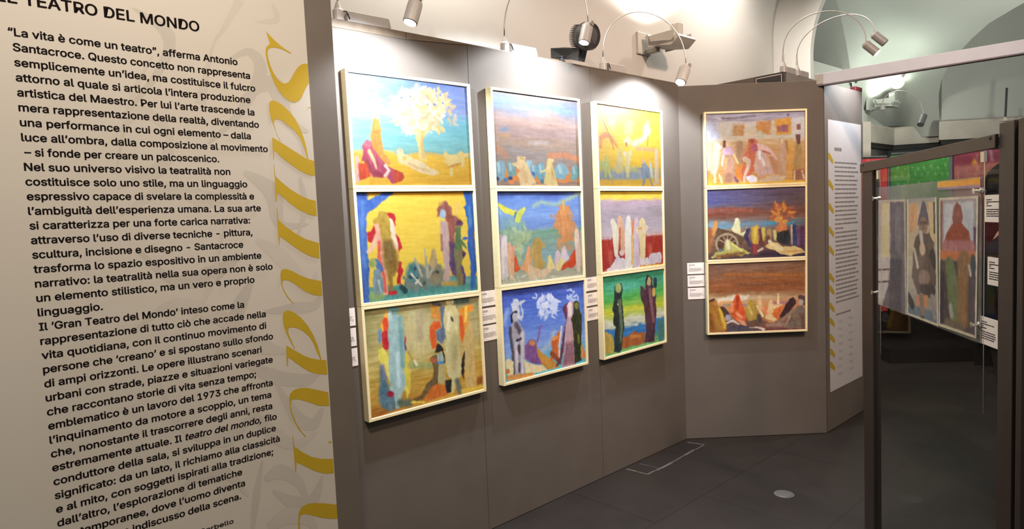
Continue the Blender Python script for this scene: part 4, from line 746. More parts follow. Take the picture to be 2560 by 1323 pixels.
YL = [
 (C5, [(147, 62), (178, 165), (150, 190), (143, 215), (143, 255), (155, 320), (180, 400), (215, 490), (255, 560), (300, 610), (345, 640), (385, 648), (415, 640), (440, 610), (460, 560), (480, 520), (500, 488), (493, 330), (455, 330), (430, 340), (400, 370), (375, 410), (355, 450), (330, 485), (300, 495), (270, 485), (235, 450), (205, 400), (180, 340), (163, 280), (158, 240), (162, 215), (178, 200), (205, 195), (245, 200), (290, 215), (325, 235), (355, 248), (350, 238), (310, 212), (265, 180), (225, 145), (180, 100)]),
 (C5, [(172, 660), (180, 640), (200, 633), (230, 640), (280, 670), (340, 725), (390, 790), (430, 870), (460, 950), (480, 1030), (495, 1115), (485, 1115), (470, 1060), (445, 985), (420, 930), (380, 880), (330, 840), (290, 808), (250, 788), (225, 785), (213, 800), (213, 830), (225, 880), (245, 930), (268, 972), (258, 965), (235, 915), (210, 850), (185, 780), (172, 700)]),
 (C5, [(195, 938), (260, 975), (330, 1020), (400, 1065), (470, 1110), (545, 1135), (550, 1258), (490, 1245), (420, 1210), (340, 1155), (270, 1100), (220, 1048), (213, 1060), (211, 1125), (205, 1120), (200, 1020)]),
 (C5, [(208, 1155), (212, 1160), (222, 1255), (217, 1270), (213, 1240)]),
 (C6, [(198, 0), (205, 4), (250, 48), (320, 103), (400, 153), (460, 177), (506, 187), (514, 304), (460, 292), (390, 260), (310, 205), (250, 150), (215, 125), (213, 190), (205, 190), (200, 90)]),
 (C6, [(211, 240), (215, 240), (226, 330), (280, 380), (350, 430), (430, 475), (530, 505), (535, 622), (470, 605), (400, 570), (320, 515), (260, 470), (237, 455), (233, 520), (229, 520), (222, 420)]),
 (C6, [(240, 740), (245, 715), (262, 700), (290, 700), (330, 715), (390, 748), (450, 772), (548, 790), (554, 902), (490, 895), (430, 870), (380, 835), (330, 800), (290, 782), (265, 783), (255, 795), (258, 830), (275, 870), (300, 910), (340, 957), (334, 958), (290, 910), (262, 860), (245, 805)]),
 (C6, [(258, 1060), (262, 1030), (280, 1012), (310, 1012), (350, 1030), (400, 1070), (450, 1130), (490, 1200), (515, 1260), (535, 1323), (549, 1382), (543, 1382), (514, 1323), (490, 1260), (455, 1205), (410, 1165), (370, 1145), (330, 1135), (305, 1140), (298, 1160), (303, 1190), (325, 1240), (350, 1297), (345, 1297), (310, 1235), (280, 1170), (262, 1110)]),
 (C7, [(270, 10), (330, 45), (400, 85), (450, 103), (500, 112), (556, 115), (564, 218), (500, 215), (430, 195), (360, 150), (310, 112), (285, 95), (281, 160), (276, 160), (271, 90)]),
 (C7, [(292, 390), (295, 360), (320, 330), (370, 313), (420, 313), (480, 325), (570, 345), (578, 443), (500, 440), (460, 425), (420, 412), (370, 397), (325, 393), (305, 405), (302, 440), (315, 500), (345, 570), (385, 630), (412, 660), (405, 662), (360, 610), (325, 550), (300, 480)]),
 (C7, [(570, 698), (590, 690), (592, 706), (575, 706)]), (C5, [(493, 690), (512, 688), (512, 696), (494, 696)]),
 (C7, [(315, 655), (319, 655), (330, 735), (390, 775), (450, 805), (520, 820), (605, 820), (611, 922), (540, 925), (470, 905), (400, 870), (345, 845), (340, 915), (335, 915), (325, 780)]),
 (C7, [(357, 1230), (360, 1200), (385, 1160), (430, 1138), (480, 1135), (540, 1137), (633, 1145), (640, 1245), (580, 1248), (520, 1240), (450, 1222), (400, 1215), (375, 1222), (367, 1250), (368, 1323), (380, 1380), (368, 1380), (356, 1323)]),
]
for cr_, pts in YL:
    q = []; yb = MB()
    for x, y in pts:
        u, z = WN.hit(cr_[0] + x / cr_[2], cr_[1] + y / cr_[2]); lim = ue_b + (ue_c - ue_b) * (2.66 - z) / 2.3
        q.append(WN.pt(min(u, lim - 0.0005), z, 0.0038))
    yb.poly(q); yb.build('mustard_letter', YEL, bt)
# ghost calligraphy printed behind the text
def ribbon(mb, pts, ws, off):
    P_ = [Vector((x, y, 0)) for x, y in pts]
    # catmull-rom
    Q = []; W = []
    for i in range(len(P_) - 1):
        p0, p1, p2, p3 = P_[max(0, i - 1)], P_[i], P_[i + 1], P_[min(len(P_) - 1, i + 2)]
        for t in np.linspace(0, 1, 8, endpoint=(i == len(P_) - 2)):
            Q.append(0.5 * ((2 * p1) + (p2 - p0) * t + (2 * p0 - 5 * p1 + 4 * p2 - p3) * t * t + (3 * p1 - p0 - 3 * p2 + p3) * t ** 3))
            W.append(ws[i] + (ws[i + 1] - ws[i]) * t)
    L = []; R = []
    for i in range(len(Q)):
        d = (Q[min(i + 1, len(Q) - 1)] - Q[max(i - 1, 0)]).normalized(); n = Vector((-d.y, d.x, 0)) * W[i] / 2
        for s_, lst in ((1, L), (-1, R)):
            p = Q[i] + n * s_; u, z = WN.hit(p.x, p.y); lim = ue_b + (ue_c - ue_b) * (2.66 - z) / 2.3
            lst.append(WN.pt(min(u, lim - 0.001), min(z, 2.655), off + 0.000004 * i + (0.000002 if s_ > 0 else 0)))
    mb.grid([L, R])
GH = [([(330, 20), (420, 90), (395, 180), (300, 300)], [4, 34, 22, 6], 0), ([(600, 0), (560, 70), (530, 120), (500, 260)], [26, 14, 6, 30], 1), ([(680, 10), (690, 50), (640, 55)], [6, 18, 4], 1), ([(560, 160), (620, 130), (650, 180), (600, 280), (520, 360)], [6, 20, 34, 22, 6], 0), ([(300, 330), (350, 280), (420, 330), (400, 420), (290, 470)], [6, 36, 14, 40, 6], 1),
      ([(600, 250), (680, 210), (720, 300), (770, 330)], [8, 46, 30, 6], 0), ([(300, 540), (420, 470), (520, 500), (600, 470)], [6, 34, 44, 8], 1), ([(610, 430), (680, 480), (700, 560), (770, 560)], [10, 44, 24, 4], 0), ([(340, 620), (430, 700), (520, 690), (600, 640)], [8, 26, 46, 10], 0), ([(640, 600), (700, 640), (770, 720), (790, 680)], [8, 40, 30, 4], 1),
      ([(630, 700), (600, 760), (560, 860), (520, 940)], [10, 36, 30, 6], 0), ([(660, 780), (740, 770), (790, 760), (805, 720)], [6, 30, 20, 4], 0), ([(340, 820), (440, 760), (560, 800), (640, 860), (720, 880)], [4, 30, 40, 46, 6], 1), ([(600, 900), (680, 940), (760, 950), (800, 930)], [8, 38, 30, 6], 0),
      ([(690, 960), (740, 1040), (780, 1060), (805, 1020)], [6, 34, 30, 6], 0), ([(400, 960), (450, 1060), (560, 1100), (640, 1020)], [4, 26, 36, 6], 1), ([(610, 1010), (690, 1090), (740, 1110), (790, 1080)], [6, 40, 24, 4], 1), ([(655, 1150), (640, 1240), (630, 1330)], [4, 20, 8], 0),
      ([(660, 1200), (700, 1180), (745, 1205), (770, 1260)], [12, 40, 26, 6], 0), ([(680, 1225), (730, 1255), (780, 1250), (805, 1190)], [6, 34, 30, 4], 0), ([(670, 1320), (720, 1290), (770, 1300), (790, 1330)], [20, 44, 30, 10], 1), ([(440, 1290), (480, 1200), (560, 1180), (620, 1240)], [4, 24, 30, 6], 1), ([(380, 140), (330, 240), (290, 420)], [4, 14, 4], 1), ([(560, 560), (530, 700), (480, 800)], [3, 14, 4], 1), ([(750, 440), (762, 520), (740, 600)], [4, 14, 3], 0)]
for i, (pts, ws, k) in enumerate(GH):
    gb = MB(); ribbon(gb, pts, ws, 0.00305 + 0.00002 * i); gb.build('ghost_stroke', FAINT2 if k else FAINT, bt)

# ------------------------------------------------------------------ caption cards
def card(P, u0, z1, w, h, label, group, tilt=0.0, off=0.0005, seed=0, big=False):
    r = random.Random(seed)
    t = thing('caption_card', P.pt(u0 + w / 2, z1 - h, off), label, 'label', group)
    b = MB(); s_ = 1 if off >= 0 else -1
    def q(u, z): return P.pt(u, z + tilt * (u - u0 - w), off)
    b.prism([q(u0, z1), q(u0 + w, z1), q(u0 + w, z1 - h), q(u0, z1 - h)], P.n * (0.003 * s_)); b.build('card', CARD, t, bevel=0.0004)
    b = MB(); o2 = off + 0.0034 * s_
    rows = [(0.14, 0.36), (0.21, 0.34), (0.34, 0.10), (0.48, 0.78), (0.56, 0.76), (0.64, 0.72), (0.72, 0.66)] if not big else [(0.12, .35), (.2, .6), (.27, .12), (.35, .3), (.5, .7), (.57, .72), (.64, .72), (.71, .6)]
    for zz_, wl in rows:
        x = 0.10; end = 0.10 + wl * (0.94 + 0.1 * r.random())
        while x < end - 0.01:
            x2 = min(end, x + 0.03 + 0.07 * r.random())
            za = z1 - h * zz_; hh = h * 0.035
            pts = [(u0 + x * w, za), (u0 + x2 * w, za), (u0 + x2 * w, za - hh), (u0 + x * w, za - hh)]
            b.poly([P.pt(u, z + tilt * (u - u0 - w), o2) for u, z in pts]); x = x2 + 0.012
    b.build('printed_text', GINK if not big else INK, t)
    if not big:
        b = MB(); c_ = [(u0 + w * (0.87 + 0.05 * math.cos(a)), z1 - h * (0.68 + 0.08 * math.sin(a))) for a in np.linspace(0, 6.28, 13)[:-1]]
        b.poly([P.pt(u, z + tilt * (u - u0 - w), o2) for u, z in c_]); b.build('round_stamp', mat('pale_stamp', (0.5, 0.46, 0.42), 0.7), t)
    return t
PWc = WA
hts = ['top', 'middle', 'bottom']
def cardcol(P, edges, w, nm, flip=False):
    for i, (tr, brr) in enumerate(edges):
        u1, z1 = P.hit(*tr); u2, z2 = P.hit(*brr)
        card(P, u1 - w, z1, w, z1 - z2, hts[i] + ' white caption card of the three ' + nm, 'white caption cards beside the paintings', seed=hash(nm) % 100 + i if False else i + len(nm))
cardcol(WA, [((886, 769.5), (888, 813.7)), ((888.6, 819.4), (892, 864)), ((892.2, 869.6), (894.7, 913.5))], 0.118, 'slivers between the banner panel and the first frames')
cardcol(WA, [((1237.6, 724.5), (1239.6, 761.6)), ((1240.8, 766.8), (1241.8, 805.3)), ((1242.2, 809.8), (1244, 847))], 0.118, 'left of the second column of frames')
cardcol(WA, [((1493, 691), (1494, 724)), ((1494.6, 729.5), (1495, 761)), ((1495.5, 765.6), (1496, 797.4))], 0.118, 'left of the third column of frames')
cardcol(WB, [((1759.7, 656.2), (1760.4, 684.2)), ((1760.6, 687.6), (1761, 715.6)), ((1761.4, 718.9), (1762, 747))], WB.hit(1760, 656)[0] - WB.hit(1717.7, 657)[0], 'on the right wall beside its frames')

# ------------------------------------------------------------------ arm spotlights on the panel tops
def arm_lamp(P, u, top, label, lit, power, length, head, off, apex=None, ang=140, lampcol=NEUT):
    """head: picture positions of the top and the bottom of the lamp head; off: its distance from the wall"""
    t = thing('arm_spotlight', P.pt(u, top + 0.006, -0.02), label, 'lamp', 'curved arm spotlights over the panels')
    b = MB(); b.box(P, u + 0.035, u + length, top + 0.006, top + 0.055, -0.050, 0.002)
    b.prism([P.pt(u + length, top + 0.006, 0.002), P.pt(u + length + 0.012, top + 0.012, 0.002), P.pt(u + length, top + 0.055, 0.002)], P.n * -0.05)
    b.build('driver_box', LAMPW, t, bevel=0.003)
    b = MB(); b.lathe(P.pt(u, top + 0.006, -0.02), (0, 0, 1), [(0.026, 0), (0.026, 0.045), (0.018, 0.055), (0.008, 0.085), (0.0, 0.086)], 16); b.build('arm_socket', LAMPW, t)
    b = MB(); cab = [P.pt(u + 0.015 + 0.03 * s, top + 0.045 + 0.015 * math.sin(s * math.pi) - 0.03 * s, 0.004) for s in np.linspace(0, 1, 8)]; b.tube(cab, 0.003, 6); b.build('cable', BLACK, t)
    Po = Plane(TA, P.d - off); Pb = Plane(TA, P.d - off)
    H = Po.pt(*Po.hit(*head[0])); B_ = Pb.pt(*Pb.hit(*head[1]))
    S = P.pt(u, top + 0.088, -0.02)
    dx = Vector((H.x - S.x, H.y - S.y, 0)); L = dx.length; dx.normalize()
    if apex:                                    # where the arm culminates, in the vertical plane of the arm
        nn = np.array([dx.y, -dx.x, 0]); R = ray(*apex); kk = float((np.array(S) - CAMP) @ nn / (R @ nn)); rise = float(CAMP[2] + R[2] * kk) - (S.z + H.z) / 2
    else: rise = 0.34
    pts = []
    for a in np.linspace(0, math.pi, 28):
        x = (1 - math.cos(a)) / 2; pts.append(S + dx * (x * L) + Vector((0, 0, (H.z - S.z) * x + rise * math.sin(a) ** 0.85)))
    b = MB(); b.tube(pts, 0.0042, 8); b.build('curved_arm', WIRE, t, smooth=True)
    ax = (B_ - H).normalized(); hl = (B_ - H).length; kk = hl / 0.112
    b = MB(); b.lathe(H, ax, [(r_ * kk, h_ * kk) for r_, h_ in [(0.0, 0), (0.020, 0.0), (0.029, 0.018), (0.031, 0.03), (0.031, 0.110), (0.028, 0.112), (0.027, 0.104), (0.0, 0.1035)]], 24)
    hd = b.build('lamp_head', LAMPW if lit else LAMPG, t, smooth=True)
    em = hd.modifiers.new('edges', 'EDGE_SPLIT'); em.split_angle = math.radians(35)
    b = MB(); b.lathe(H + ax * 0.004, Vector(P.n), [(0.0, -0.034), (0.014, -0.034), (0.014, 0.034), (0.0, 0.0341)], 14); b.build('swivel_joint', LAMPG, hd)
    b = MB(); b.lathe(H, ax, [(r_ * kk, h_ * kk) for r_, h_ in [(0.0, 0.106), (0.0265, 0.106), (0.0265, 0.1115), (0.0, 0.1155)]], 20); b.build('lens', GLOW if lit else LAMPG, hd)
    if power:
        q = B_ + ax * 0.012
        spot('lamp_light', q, q - Vector(P.n) * 0.6 + Vector((0, 0, -0.75)), power, ang, 0.3, lampcol, 0.025)
    return t
u1 = WA.hit(851, 33)[0]; u2 = WA.hit(1268, 120)[0]; u3 = WA.hit(1514, 170)[0]
arm_lamp(WA, u1, TOP, 'grey spotlight on a curved arm, nearest to the banner panel', True, LP[0], 0.26, ((1042, -4), (1025, 57)), 0.43)
arm_lamp(WA, u2, TOP, 'lit spotlight on a curved arm, hanging in front of the black floodlight', True, LP[1], 0.23, ((1470, 60), (1460, 107)), 0.37)
arm_lamp(WA, u3, TOP, 'lit spotlight on a curved arm near the corner of the two walls', True, LP[2], 0.21, ((1715, 164), (1701, 206)), 0.32, apex=(1620, 30))

# black floodlight on the long wall
uf = 3.074
t = thing('floodlight', WA.pt(uf, TOP + 0.006, 0.0), 'black finned floodlight standing on the top of the long grey wall', 'lamp')
b = MB(); b.lathe(WA.pt(uf, TOP + 0.006, -0.02), (0, 0, 1), [(0.026, 0), (0.022, 0.01), (0.014, 0.014), (0.014, 0.026), (0.02, 0.03), (0.02, 0.036), (0, 0.0361)], 16); b.build('foot', BLACK, t)
b = MB()
A0 = atd(1386, 135, 4.15); A1 = atd(1420, 135, 4.10); A2 = atd(1452, 137, 4.0)
hv = Vector((0, 0, 1)); dv = Vector(WA.dir) * 0.035
b.prism([A0 - hv * .030 - dv, A1 - hv * .030 - dv, A2 - hv * .040 - dv, A2 + hv * .026 + Vector((0.02, 0, 0.01)) - dv, A1 + hv * .036 - dv, A0 + hv * .032 - dv], dv * 2); b.build('bracket', BLACK, t, bevel=0.003)
HC = atd(1464, 91, 3.95); av = Vector((0.62, -0.75, -0.16)).normalized()
b = MB(); b.tube([A2 + hv * .01, HC - hv * .02], [0.012, 0.012], 10); b.build('stem', BLACK, t)
b = MB(); b.lathe(HC - av * 0.045, av, [(0.0, 0), (0.056, 0.0), (0.074, 0.02), (0.082, 0.045), (0.082, 0.085), (0.074, 0.096), (0.064, 0.092), (0.0, 0.075)], 32); hd = b.build('lamp_housing', BLACK, t)
b = MB()
sd_ = av.cross(Vector((0, 0, 1))).normalized(); u_ = sd_.cross(av).normalized()
for i in range(13):
    zz_ = -0.066 + 0.132 * i / 12
    b.obox(HC - av * 0.05 + u_ * zz_, sd_, av, u_, 0.12 * math.sqrt(max(0.05, 1 - (zz_ / 0.075) ** 2)), 0.06, 0.0035)
b.build('cooling_fins', BLACK, hd)
b = MB(); b.lathe(HC, av, [(0.0, 0.03), (0.062, 0.03), (0.062, 0.045), (0.04, 0.054), (0, 0.057)], 28); b.build('glass_lens', mat('dark_lens', (0.10, 0.09, 0.085), 0.08, 0.3), hd, smooth=True)

# tray uplights on the masonry
def uplight(P, u, z, label, power, tgt, M_, col, reach=0.37, wid=0.24, ang=120, below=False, lz=0.22, lo=0.08):
    t = thing('wall_uplight', P.pt(u, z, 0.0), label, 'lamp')
    b = MB(); b.box(P, u - wid * 0.62, u + 0.02, z - 0.01, z + 0.16, 0, 0.02); b.box(P, u - 0.05, u + 0.0, z + 0.0, z + 0.03, 0.0, 0.12); b.build('wall_bracket', M_, t, bevel=0.003)
    b = MB()
    e = [(0.06, 0.10), (0.10, 0.03), (0.30, 0.0), (reach - 0.04, 0.02), (reach, 0.05), (reach - 0.02, 0.07), (0.30, 0.035), (0.12, 0.06), (0.09, 0.115)]
    b.prism([P.pt(u - wid / 2, z + zz_ * 1.1, o_) for o_, zz_ in e], Vector(P.dir) * wid)
    b.box(P, u - wid / 2, u - wid / 2 + 0.008, z + 0.02, z + 0.11, 0.09, reach - 0.04); b.box(P, u + wid / 2 - 0.008, u + wid / 2, z + 0.02, z + 0.11, 0.09, reach - 0.04)
    b.build('tray', M_, t, bevel=0.002)
    b = MB(); b.box(P, u + wid * 0.1, u + wid * 0.42, z + 0.07, z + 0.20, 0.20, 0.27); b.build('ballast_box', M_, t, bevel=0.003)
    spot('uplight_light', P.pt(u, z - 0.05 if below else z + lz, reach + 0.05 if below else reach - lo), tgt, power, ang, 0.6, col, 0.06)
    return t
TRAY = mat('cream_enamel', (0.4374, 0.4050, 0.3483), 0.45, var=0.03)
uplight(WV, 4.52, EYE + 1.26, 'cream tray uplight on the vault wall above the corner', LP[4], WV.pt(4.4, EYE + 2.6, 0.15), TRAY, UPL, ang=150)
uplight(WV, 2.3, EYE + 2.1, 'cream tray uplight high on the vault wall near the banner panel', LP[9], WV.pt(2.2, EYE + 1.2, 0.0), TRAY, UPL, ang=165, below=True)  # lamp added out of view, shining down to brighten the cream wall
uplight(WV, 5.5, EYE + 2.4, 'cream tray uplight high on the vault wall before the arch', LP[10], WV.pt(5.4, EYE + 1.3, 0.0), TRAY, UPL, ang=165, below=True)  # added out of view as well, lights the wall beside the arch from above
uplight(WV, 9.42, EYE + 1.20, 'small tray uplight on the far vault wall beyond the white beam', LP[5], WV.pt(9.2, EYE + 2.2, 0.1), PLASTER2, COOL, reach=0.32, wid=0.3, ang=150, lz=0.16, lo=0.14)
# round lit spot beside it
t = thing('round_spot_lamp', atd(2250, 205, 8.0), 'round glowing lamp under the white beam', 'lamp')
ctr = atd(2243, 206, 8.0); dn = -Vector(ray(2243, 206)).normalized()
b = MB(); b.lathe(ctr, dn, [(0, -0.10), (0.06, -0.10), (0.08, -0.02), (0.08, 0.0), (0.072, 0.004), (0, 0.004)], 28); b.build('housing', TRAY, t, smooth=False)
b = MB(); b.lathe(ctr, dn, [(0, 0.005), (0.072, 0.005), (0.06, 0.018), (0, 0.022)], 28); b.build('lens', GLOW, t, smooth=True)
b = MB(); b.tube([ctr - dn * 0.06 + Vector((.02, 0, 0)), atd(2258, 188, 8.25), atd(2262, 170, 8.4)], 0.02, 10); b.build('bracket', TRAY, t)
point('round_lamp_light', ctr + dn * 0.4, LP[6], COOL, 0.07)
# far arm lamp, its head dark
t = thing('arm_spotlight', atd(2206, 262, 7.6), 'small dark spotlight on a curved arm, far off above the cornice', 'lamp', 'curved arm spotlights over the panels')
pts = [atd(x, y, 7.6) for x, y in ((2206, 262), (2209, 247), (2222, 234), (2244, 227), (2262, 228), (2281, 236), (2298, 252), (2307, 272), (2310, 290))]
b = MB(); b.tube(pts, 0.006, 6); b.build('curved_arm', LAMPG, t)
h0 = atd(2310, 289, 7.6); h1 = atd(2301, 312, 7.55); b = MB(); b.tube([h0, h1], [0.034, 0.036], 14); b.build('lamp_head', mat('far_lamp_grey', (0.06, 0.06, 0.06), 0.5), t)
b = MB(); b.lathe(atd(2206, 264, 7.6), (0, 0, -1), [(0.03, 0), (0.03, 0.05), (0.0, 0.051)], 12); b.build('arm_socket', LAMPG, t)
# thin rod on the far lunette
t = thing('hanging_rod', atd(2513, 300, 8.0), 'thin dark rod hanging in front of the grey lunette', 'rod')
b = MB(); b.tube([atd(2517, 220, 8.0), atd(2513, 302, 8.0)], 0.012, 8); b.build('rod', BLACK, t)
b = MB(); b.lathe(atd(2513, 303, 8.0), (0, 0, 1), [(0.05, 0), (0.03, 0.02), (0.012, 0.05), (0, 0.051)], 12); b.build('rod_foot', STONE, t)

# wedge of panels behind the right wall, with its lamp pair and sign
D0 = 5.45
pk = atd(1958, 179, D0); TOPK = pk.z
PY = Plane(TA, -float(np.array([pk.x, pk.y, 0]) @ WA.n)); uK = PY.hit(1958, 179)[0]
b = MB(); b.box(PY, uK, PY.hit(2050, 215)[0] + 0.25, 1.6, TOPK, -0.05, 0.0); struct(b.build('trim_4', mat('pale_panel_back', (0.2106, 0.1944, 0.1741), 0.8, var=0.05)))
PX = Plane(TA - math.pi / 2, 0); PX.d = -float(np.array([pk.x, pk.y, 0]) @ PX.n)
uX = float(np.array([pk.x, pk.y, 0]) @ PX.dir)
b = MB(); b.box(PX, uX, uX + 2.6, 1.6, TOPK, 0.0, 0.05); struct(b.build('trim_5', GREY))
t = thing('exit_sign', PX.pt(uX + 0.2, TOPK - 0.1, 0.0), 'black sign with white outline and arrow above the right wall', 'sign')
cs = [PX.hit(1889, 191), PX.hit(1957, 180), PX.hit(1957, 211), PX.hit(1889, 218)]
sgz1 = TOPK - 0.004; ul, ur = cs[0][0], cs[1][0]
nx_ = -1 if float(np.array(PX.n) @ np.array(ray(1920, 195))) > 0 else 1
def sq(u, z, o_): return PX.pt(u, z, o_ * nx_)
b = MB(); b.prism([sq(ul, sgz1, 0.001), sq(ur, sgz1, 0.001), sq(ur, sgz1 - 0.16, 0.001), sq(ul, sgz1 - 0.16, 0.001)], Vector(PX.n) * 0.006 * nx_); b.build('sign_board', BLACK, t)
b = MB(); du = (ur - ul)
def fr(f, g): return (ul + du * f, sgz1 - g)
for a, c in (((.02, .012), (.98, .018)), ((.02, .150), (.98, .156)), ((.02, .012), (.045, .156)), ((.955, .012), (.98, .156))):
    p = [fr(a[0], a[1]), fr(c[0], a[1]), fr(c[0], c[1]), fr(a[0], c[1])]; b.poly([sq(u, z, 0.0085) for u, z in p])
p = [fr(.08, .045), fr(.08, .10), fr(.20, .07)]; b.poly([sq(u, z, 0.0085) for u, z in p])
x = 0.14
for i in range(13):
    w_ = (.035, .05, .03, .045)[i % 4]; g0 = 0.098 if i > 5 else 0.104
    p = [fr(x, g0), fr(x + w_, g0), fr(x + w_, g0 + .022), fr(x, g0 + .022)]; b.poly([sq(u, z, 0.0085) for u, z in p]); x += w_ + .014
b.build('sign_print', mat('sign_white', (0.62, 0.52, 0.47), 0.6), t)
def rear_lamp(px0, apex, end, hd0, hd1, label, lit):
    u = PY.hit(px0, 182)[0]
    t = thing('arm_spotlight', PY.pt(u, TOPK, -0.02), label, 'lamp', 'curved arm spotlights over the panels')
    b = MB(); b.box(PY, u + 0.03, u + 0.19, TOPK, TOPK + 0.05, -0.05, 0.002); b.build('driver_box', LAMPW, t, bevel=0.003)
    b = MB(); b.lathe(PY.pt(u, TOPK, -0.02), (0, 0, 1), [(0.028, 0), (0.026, 0.05), (0.01, 0.09), (0.006, 0.16), (0, 0.161)], 14); b.build('arm_socket', LAMPW, t)
    oe, ze = PY.off(u, *end); oa, za = PY.off(u, *apex); z0 = TOPK + 0.15
    pts = []
    for a in np.linspace(0, math.pi, 24):
        x = oe / 2 - oe / 2 * math.cos(a); zl = z0 + (ze - z0) * (x / oe); pts.append(PY.pt(u, zl + (za - (z0 + ze) / 2) * math.sin(a) ** 0.85, x - 0.02 * (1 - x / oe)))
    b = MB(); b.tube(pts, 0.0045, 8); b.build('curved_arm', LAMPW, t, smooth=True)
    H0 = PY.pt(u, ze, oe); ax = (Vector((0, 0, -0.6)) + Vector(PY.dir) * 0.2 + Vector(PY.n) * 0.55).normalized()
    b = MB(); b.lathe(H0 - ax * 0.02, ax, [(0, 0), (0.022, 0.0), (0.032, 0.015), (0.032, 0.12), (0.0, 0.119)], 20); hd = b.build('lamp_head', LAMPG, t)
    b = MB(); b.lathe(H0 - ax * 0.02, ax, [(0, 0.1195), (0.029, 0.1195), (0.029, 0.123), (0, 0.1231)], 20); b.build('lens', GLOW if lit else LAMPG, hd)
    return H0, ax
Hh, axh = rear_lamp(1964, (2080, 23), (2166, 112), None, None, 'spotlight with the higher of two crossing curved arms, behind the white beam', True)
rear_lamp(1998, (2112, 37), (2187, 88), None, None, 'spotlight with the lower of two crossing curved arms, behind the white beam', False)
spot('lamp_light', Hh + axh * 0.13, WC.pt(WC.hit(2110, 260)[0], EYE + 0.6), LP[7], 115, 0.5, NEUT, 0.03)

# white beam spanning from the right wall towards the viewer's right
bl = atd(2043, 199, 4.92); br_ = atd(2600, 112, 4.92 * 0.8365 * 0.985)
zB = (bl.z + br_.z) / 2; bl.z = br_.z = zB
br_ = br_ + (br_ - bl).normalized() * 2.5; dB_ = (br_ - bl).normalized(); nB = Vector((-dB_.y, dB_.x, 0))
t = thing('beam', Vector((bl.x, bl.y, zB - 0.05)), 'white painted beam running from the right wall over the glazed frame', 'beam')
b = MB(); c_ = (bl + br_) / 2; b.obox(c_, dB_, nB, (0, 0, 1), (br_ - bl).length, 0.05, 0.082); b.build('board', WHITEB, t, bevel=0.003)
b = MB(); b.obox(c_ - Vector((0, 0, 0.045)), dB_, nB, (0, 0, 1), (br_ - bl).length, 0.056, 0.006); b.build('shade_edge', mat('beam_shade', (0.16, 0.13, 0.15), 0.5), t)  # shade on the beam's underside, put in as a dark strip
b = MB(); b.obox(bl + dB_ * 0.02 - nB * 0.027, dB_, nB, (0, 0, 1), 0.06, 0.006, 0.07); b.build('end_bracket', LAMPW, t)
# red socket with its green cable
t = thing('power_socket', WC.pt(WC.hit(2148, 226)[0], TOP - 0.03, -0.02), 'red power socket on the top of the poster panel with a cable above', 'socket')
uq = WC.hit(2148, 230)[0]
b = MB(); b.box(WC, uq - 0.07, uq + 0.07, TOP - 0.03, TOP + 0.006, -0.045, 0.0); b.build('socket_box', mat('red_plastic', (0.08, 0.006, 0.008), 0.4), t, bevel=0.006)
b = MB(); q0 = WC.pt(uq - 0.01, TOP + 0.04, -0.02); b.tube([q0, q0 + Vector((-0.003, 0, 0.03)), q0 + Vector((-0.005, 0, 0.05)), q0 + Vector((-0.006, 0, 0.075))], 0.010, 8); b.build('cable', mat('green_cable', (0.07, 0.12, 0.07), 0.5), t)

# white poster on the far panel
t = thing('text_poster', WC.pt(WC.hit(2110, 900)[0], 0.3, 0.001), 'narrow white text poster with a mustard border on the far grey panel', 'poster')
cor = [WC.hit(2070, 295), WC.hit(2153, 316), WC.hit(2153.5, 938), WC.hit(2074, 985)]
pu0 = (cor[0][0] + cor[3][0]) / 2; pu1 = (cor[1][0] + cor[2][0]) / 2; pz1 = (cor[0][1] + cor[1][1]) / 2; pz0 = (cor[2][1] + cor[3][1]) / 2
b = MB(); b.box(WC, pu0, pu1, pz0, pz1, 0.0005, 0.003); b.build('printed_sheet', mat('poster_paper', (0.4212, 0.3969, 0.3847), 0.6, var=0.02), t)
b = MB(); pw = pu1 - pu0; r = random.Random(4)
def pl_(y0, y1, x0, x1): 
    za, zb_ = pz1 - (pz1 - pz0) * y0, pz1 - (pz1 - pz0) * y1
    b.poly([WC.pt(pu0 + pw * x0, za, 0.0036), WC.pt(pu0 + pw * x1, za, 0.0036), WC.pt(pu0 + pw * x1, zb_, 0.0036), WC.pt(pu0 + pw * x0, zb_, 0.0036)])
def wordline(y, x0, x1, hgt):
    x = x0
    while x < x1 - .02:
        x2 = min(x1, x + .04 + .09 * r.random()); pl_(y, y + hgt, x, x2); x = x2 + .009
wordline(0.098, 0.18, 0.40, .012)
b.build('title_text', GINK, t); b = MB()
for i in range(33): wordline(0.15 + 0.0162 * i, 0.18, (0.86, .82, .9, .78, .88, .84)[i % 6] * (0.55 if i == 15 else 1), 0.0056)
b.build('body_text', GINK, t); b = MB()
wordline(0.715, 0.18, 0.66, 0.0056)
b.build('signature_text', GINK, t)
for y in (0.118, 0.215, 0.30, 0.385, 0.455, 0.555, 0.60, 0.665, 0.72, 0.78, 0.835, 0.885):
    b = MB(); za = pz1 - (pz1 - pz0) * y; dz = (pz1 - pz0) * 0.028
    b.poly([WC.pt(pu0, za, 0.0037), WC.pt(pu0 + pw * .04, za - dz * .1, 0.0037), WC.pt(pu0 + pw * .14, za - dz * 1.0, 0.0037), WC.pt(pu0 + pw * .13, za - dz * 1.5, 0.0037), WC.pt(pu0 + pw * .04, za - dz * .95, 0.0037), WC.pt(pu0, za - dz * .8, 0.0037)])
    b.build('mustard_letter', YEL, t)
PG = mat('poster_ghost', (0.3564, 0.3321, 0.3200), 0.6)
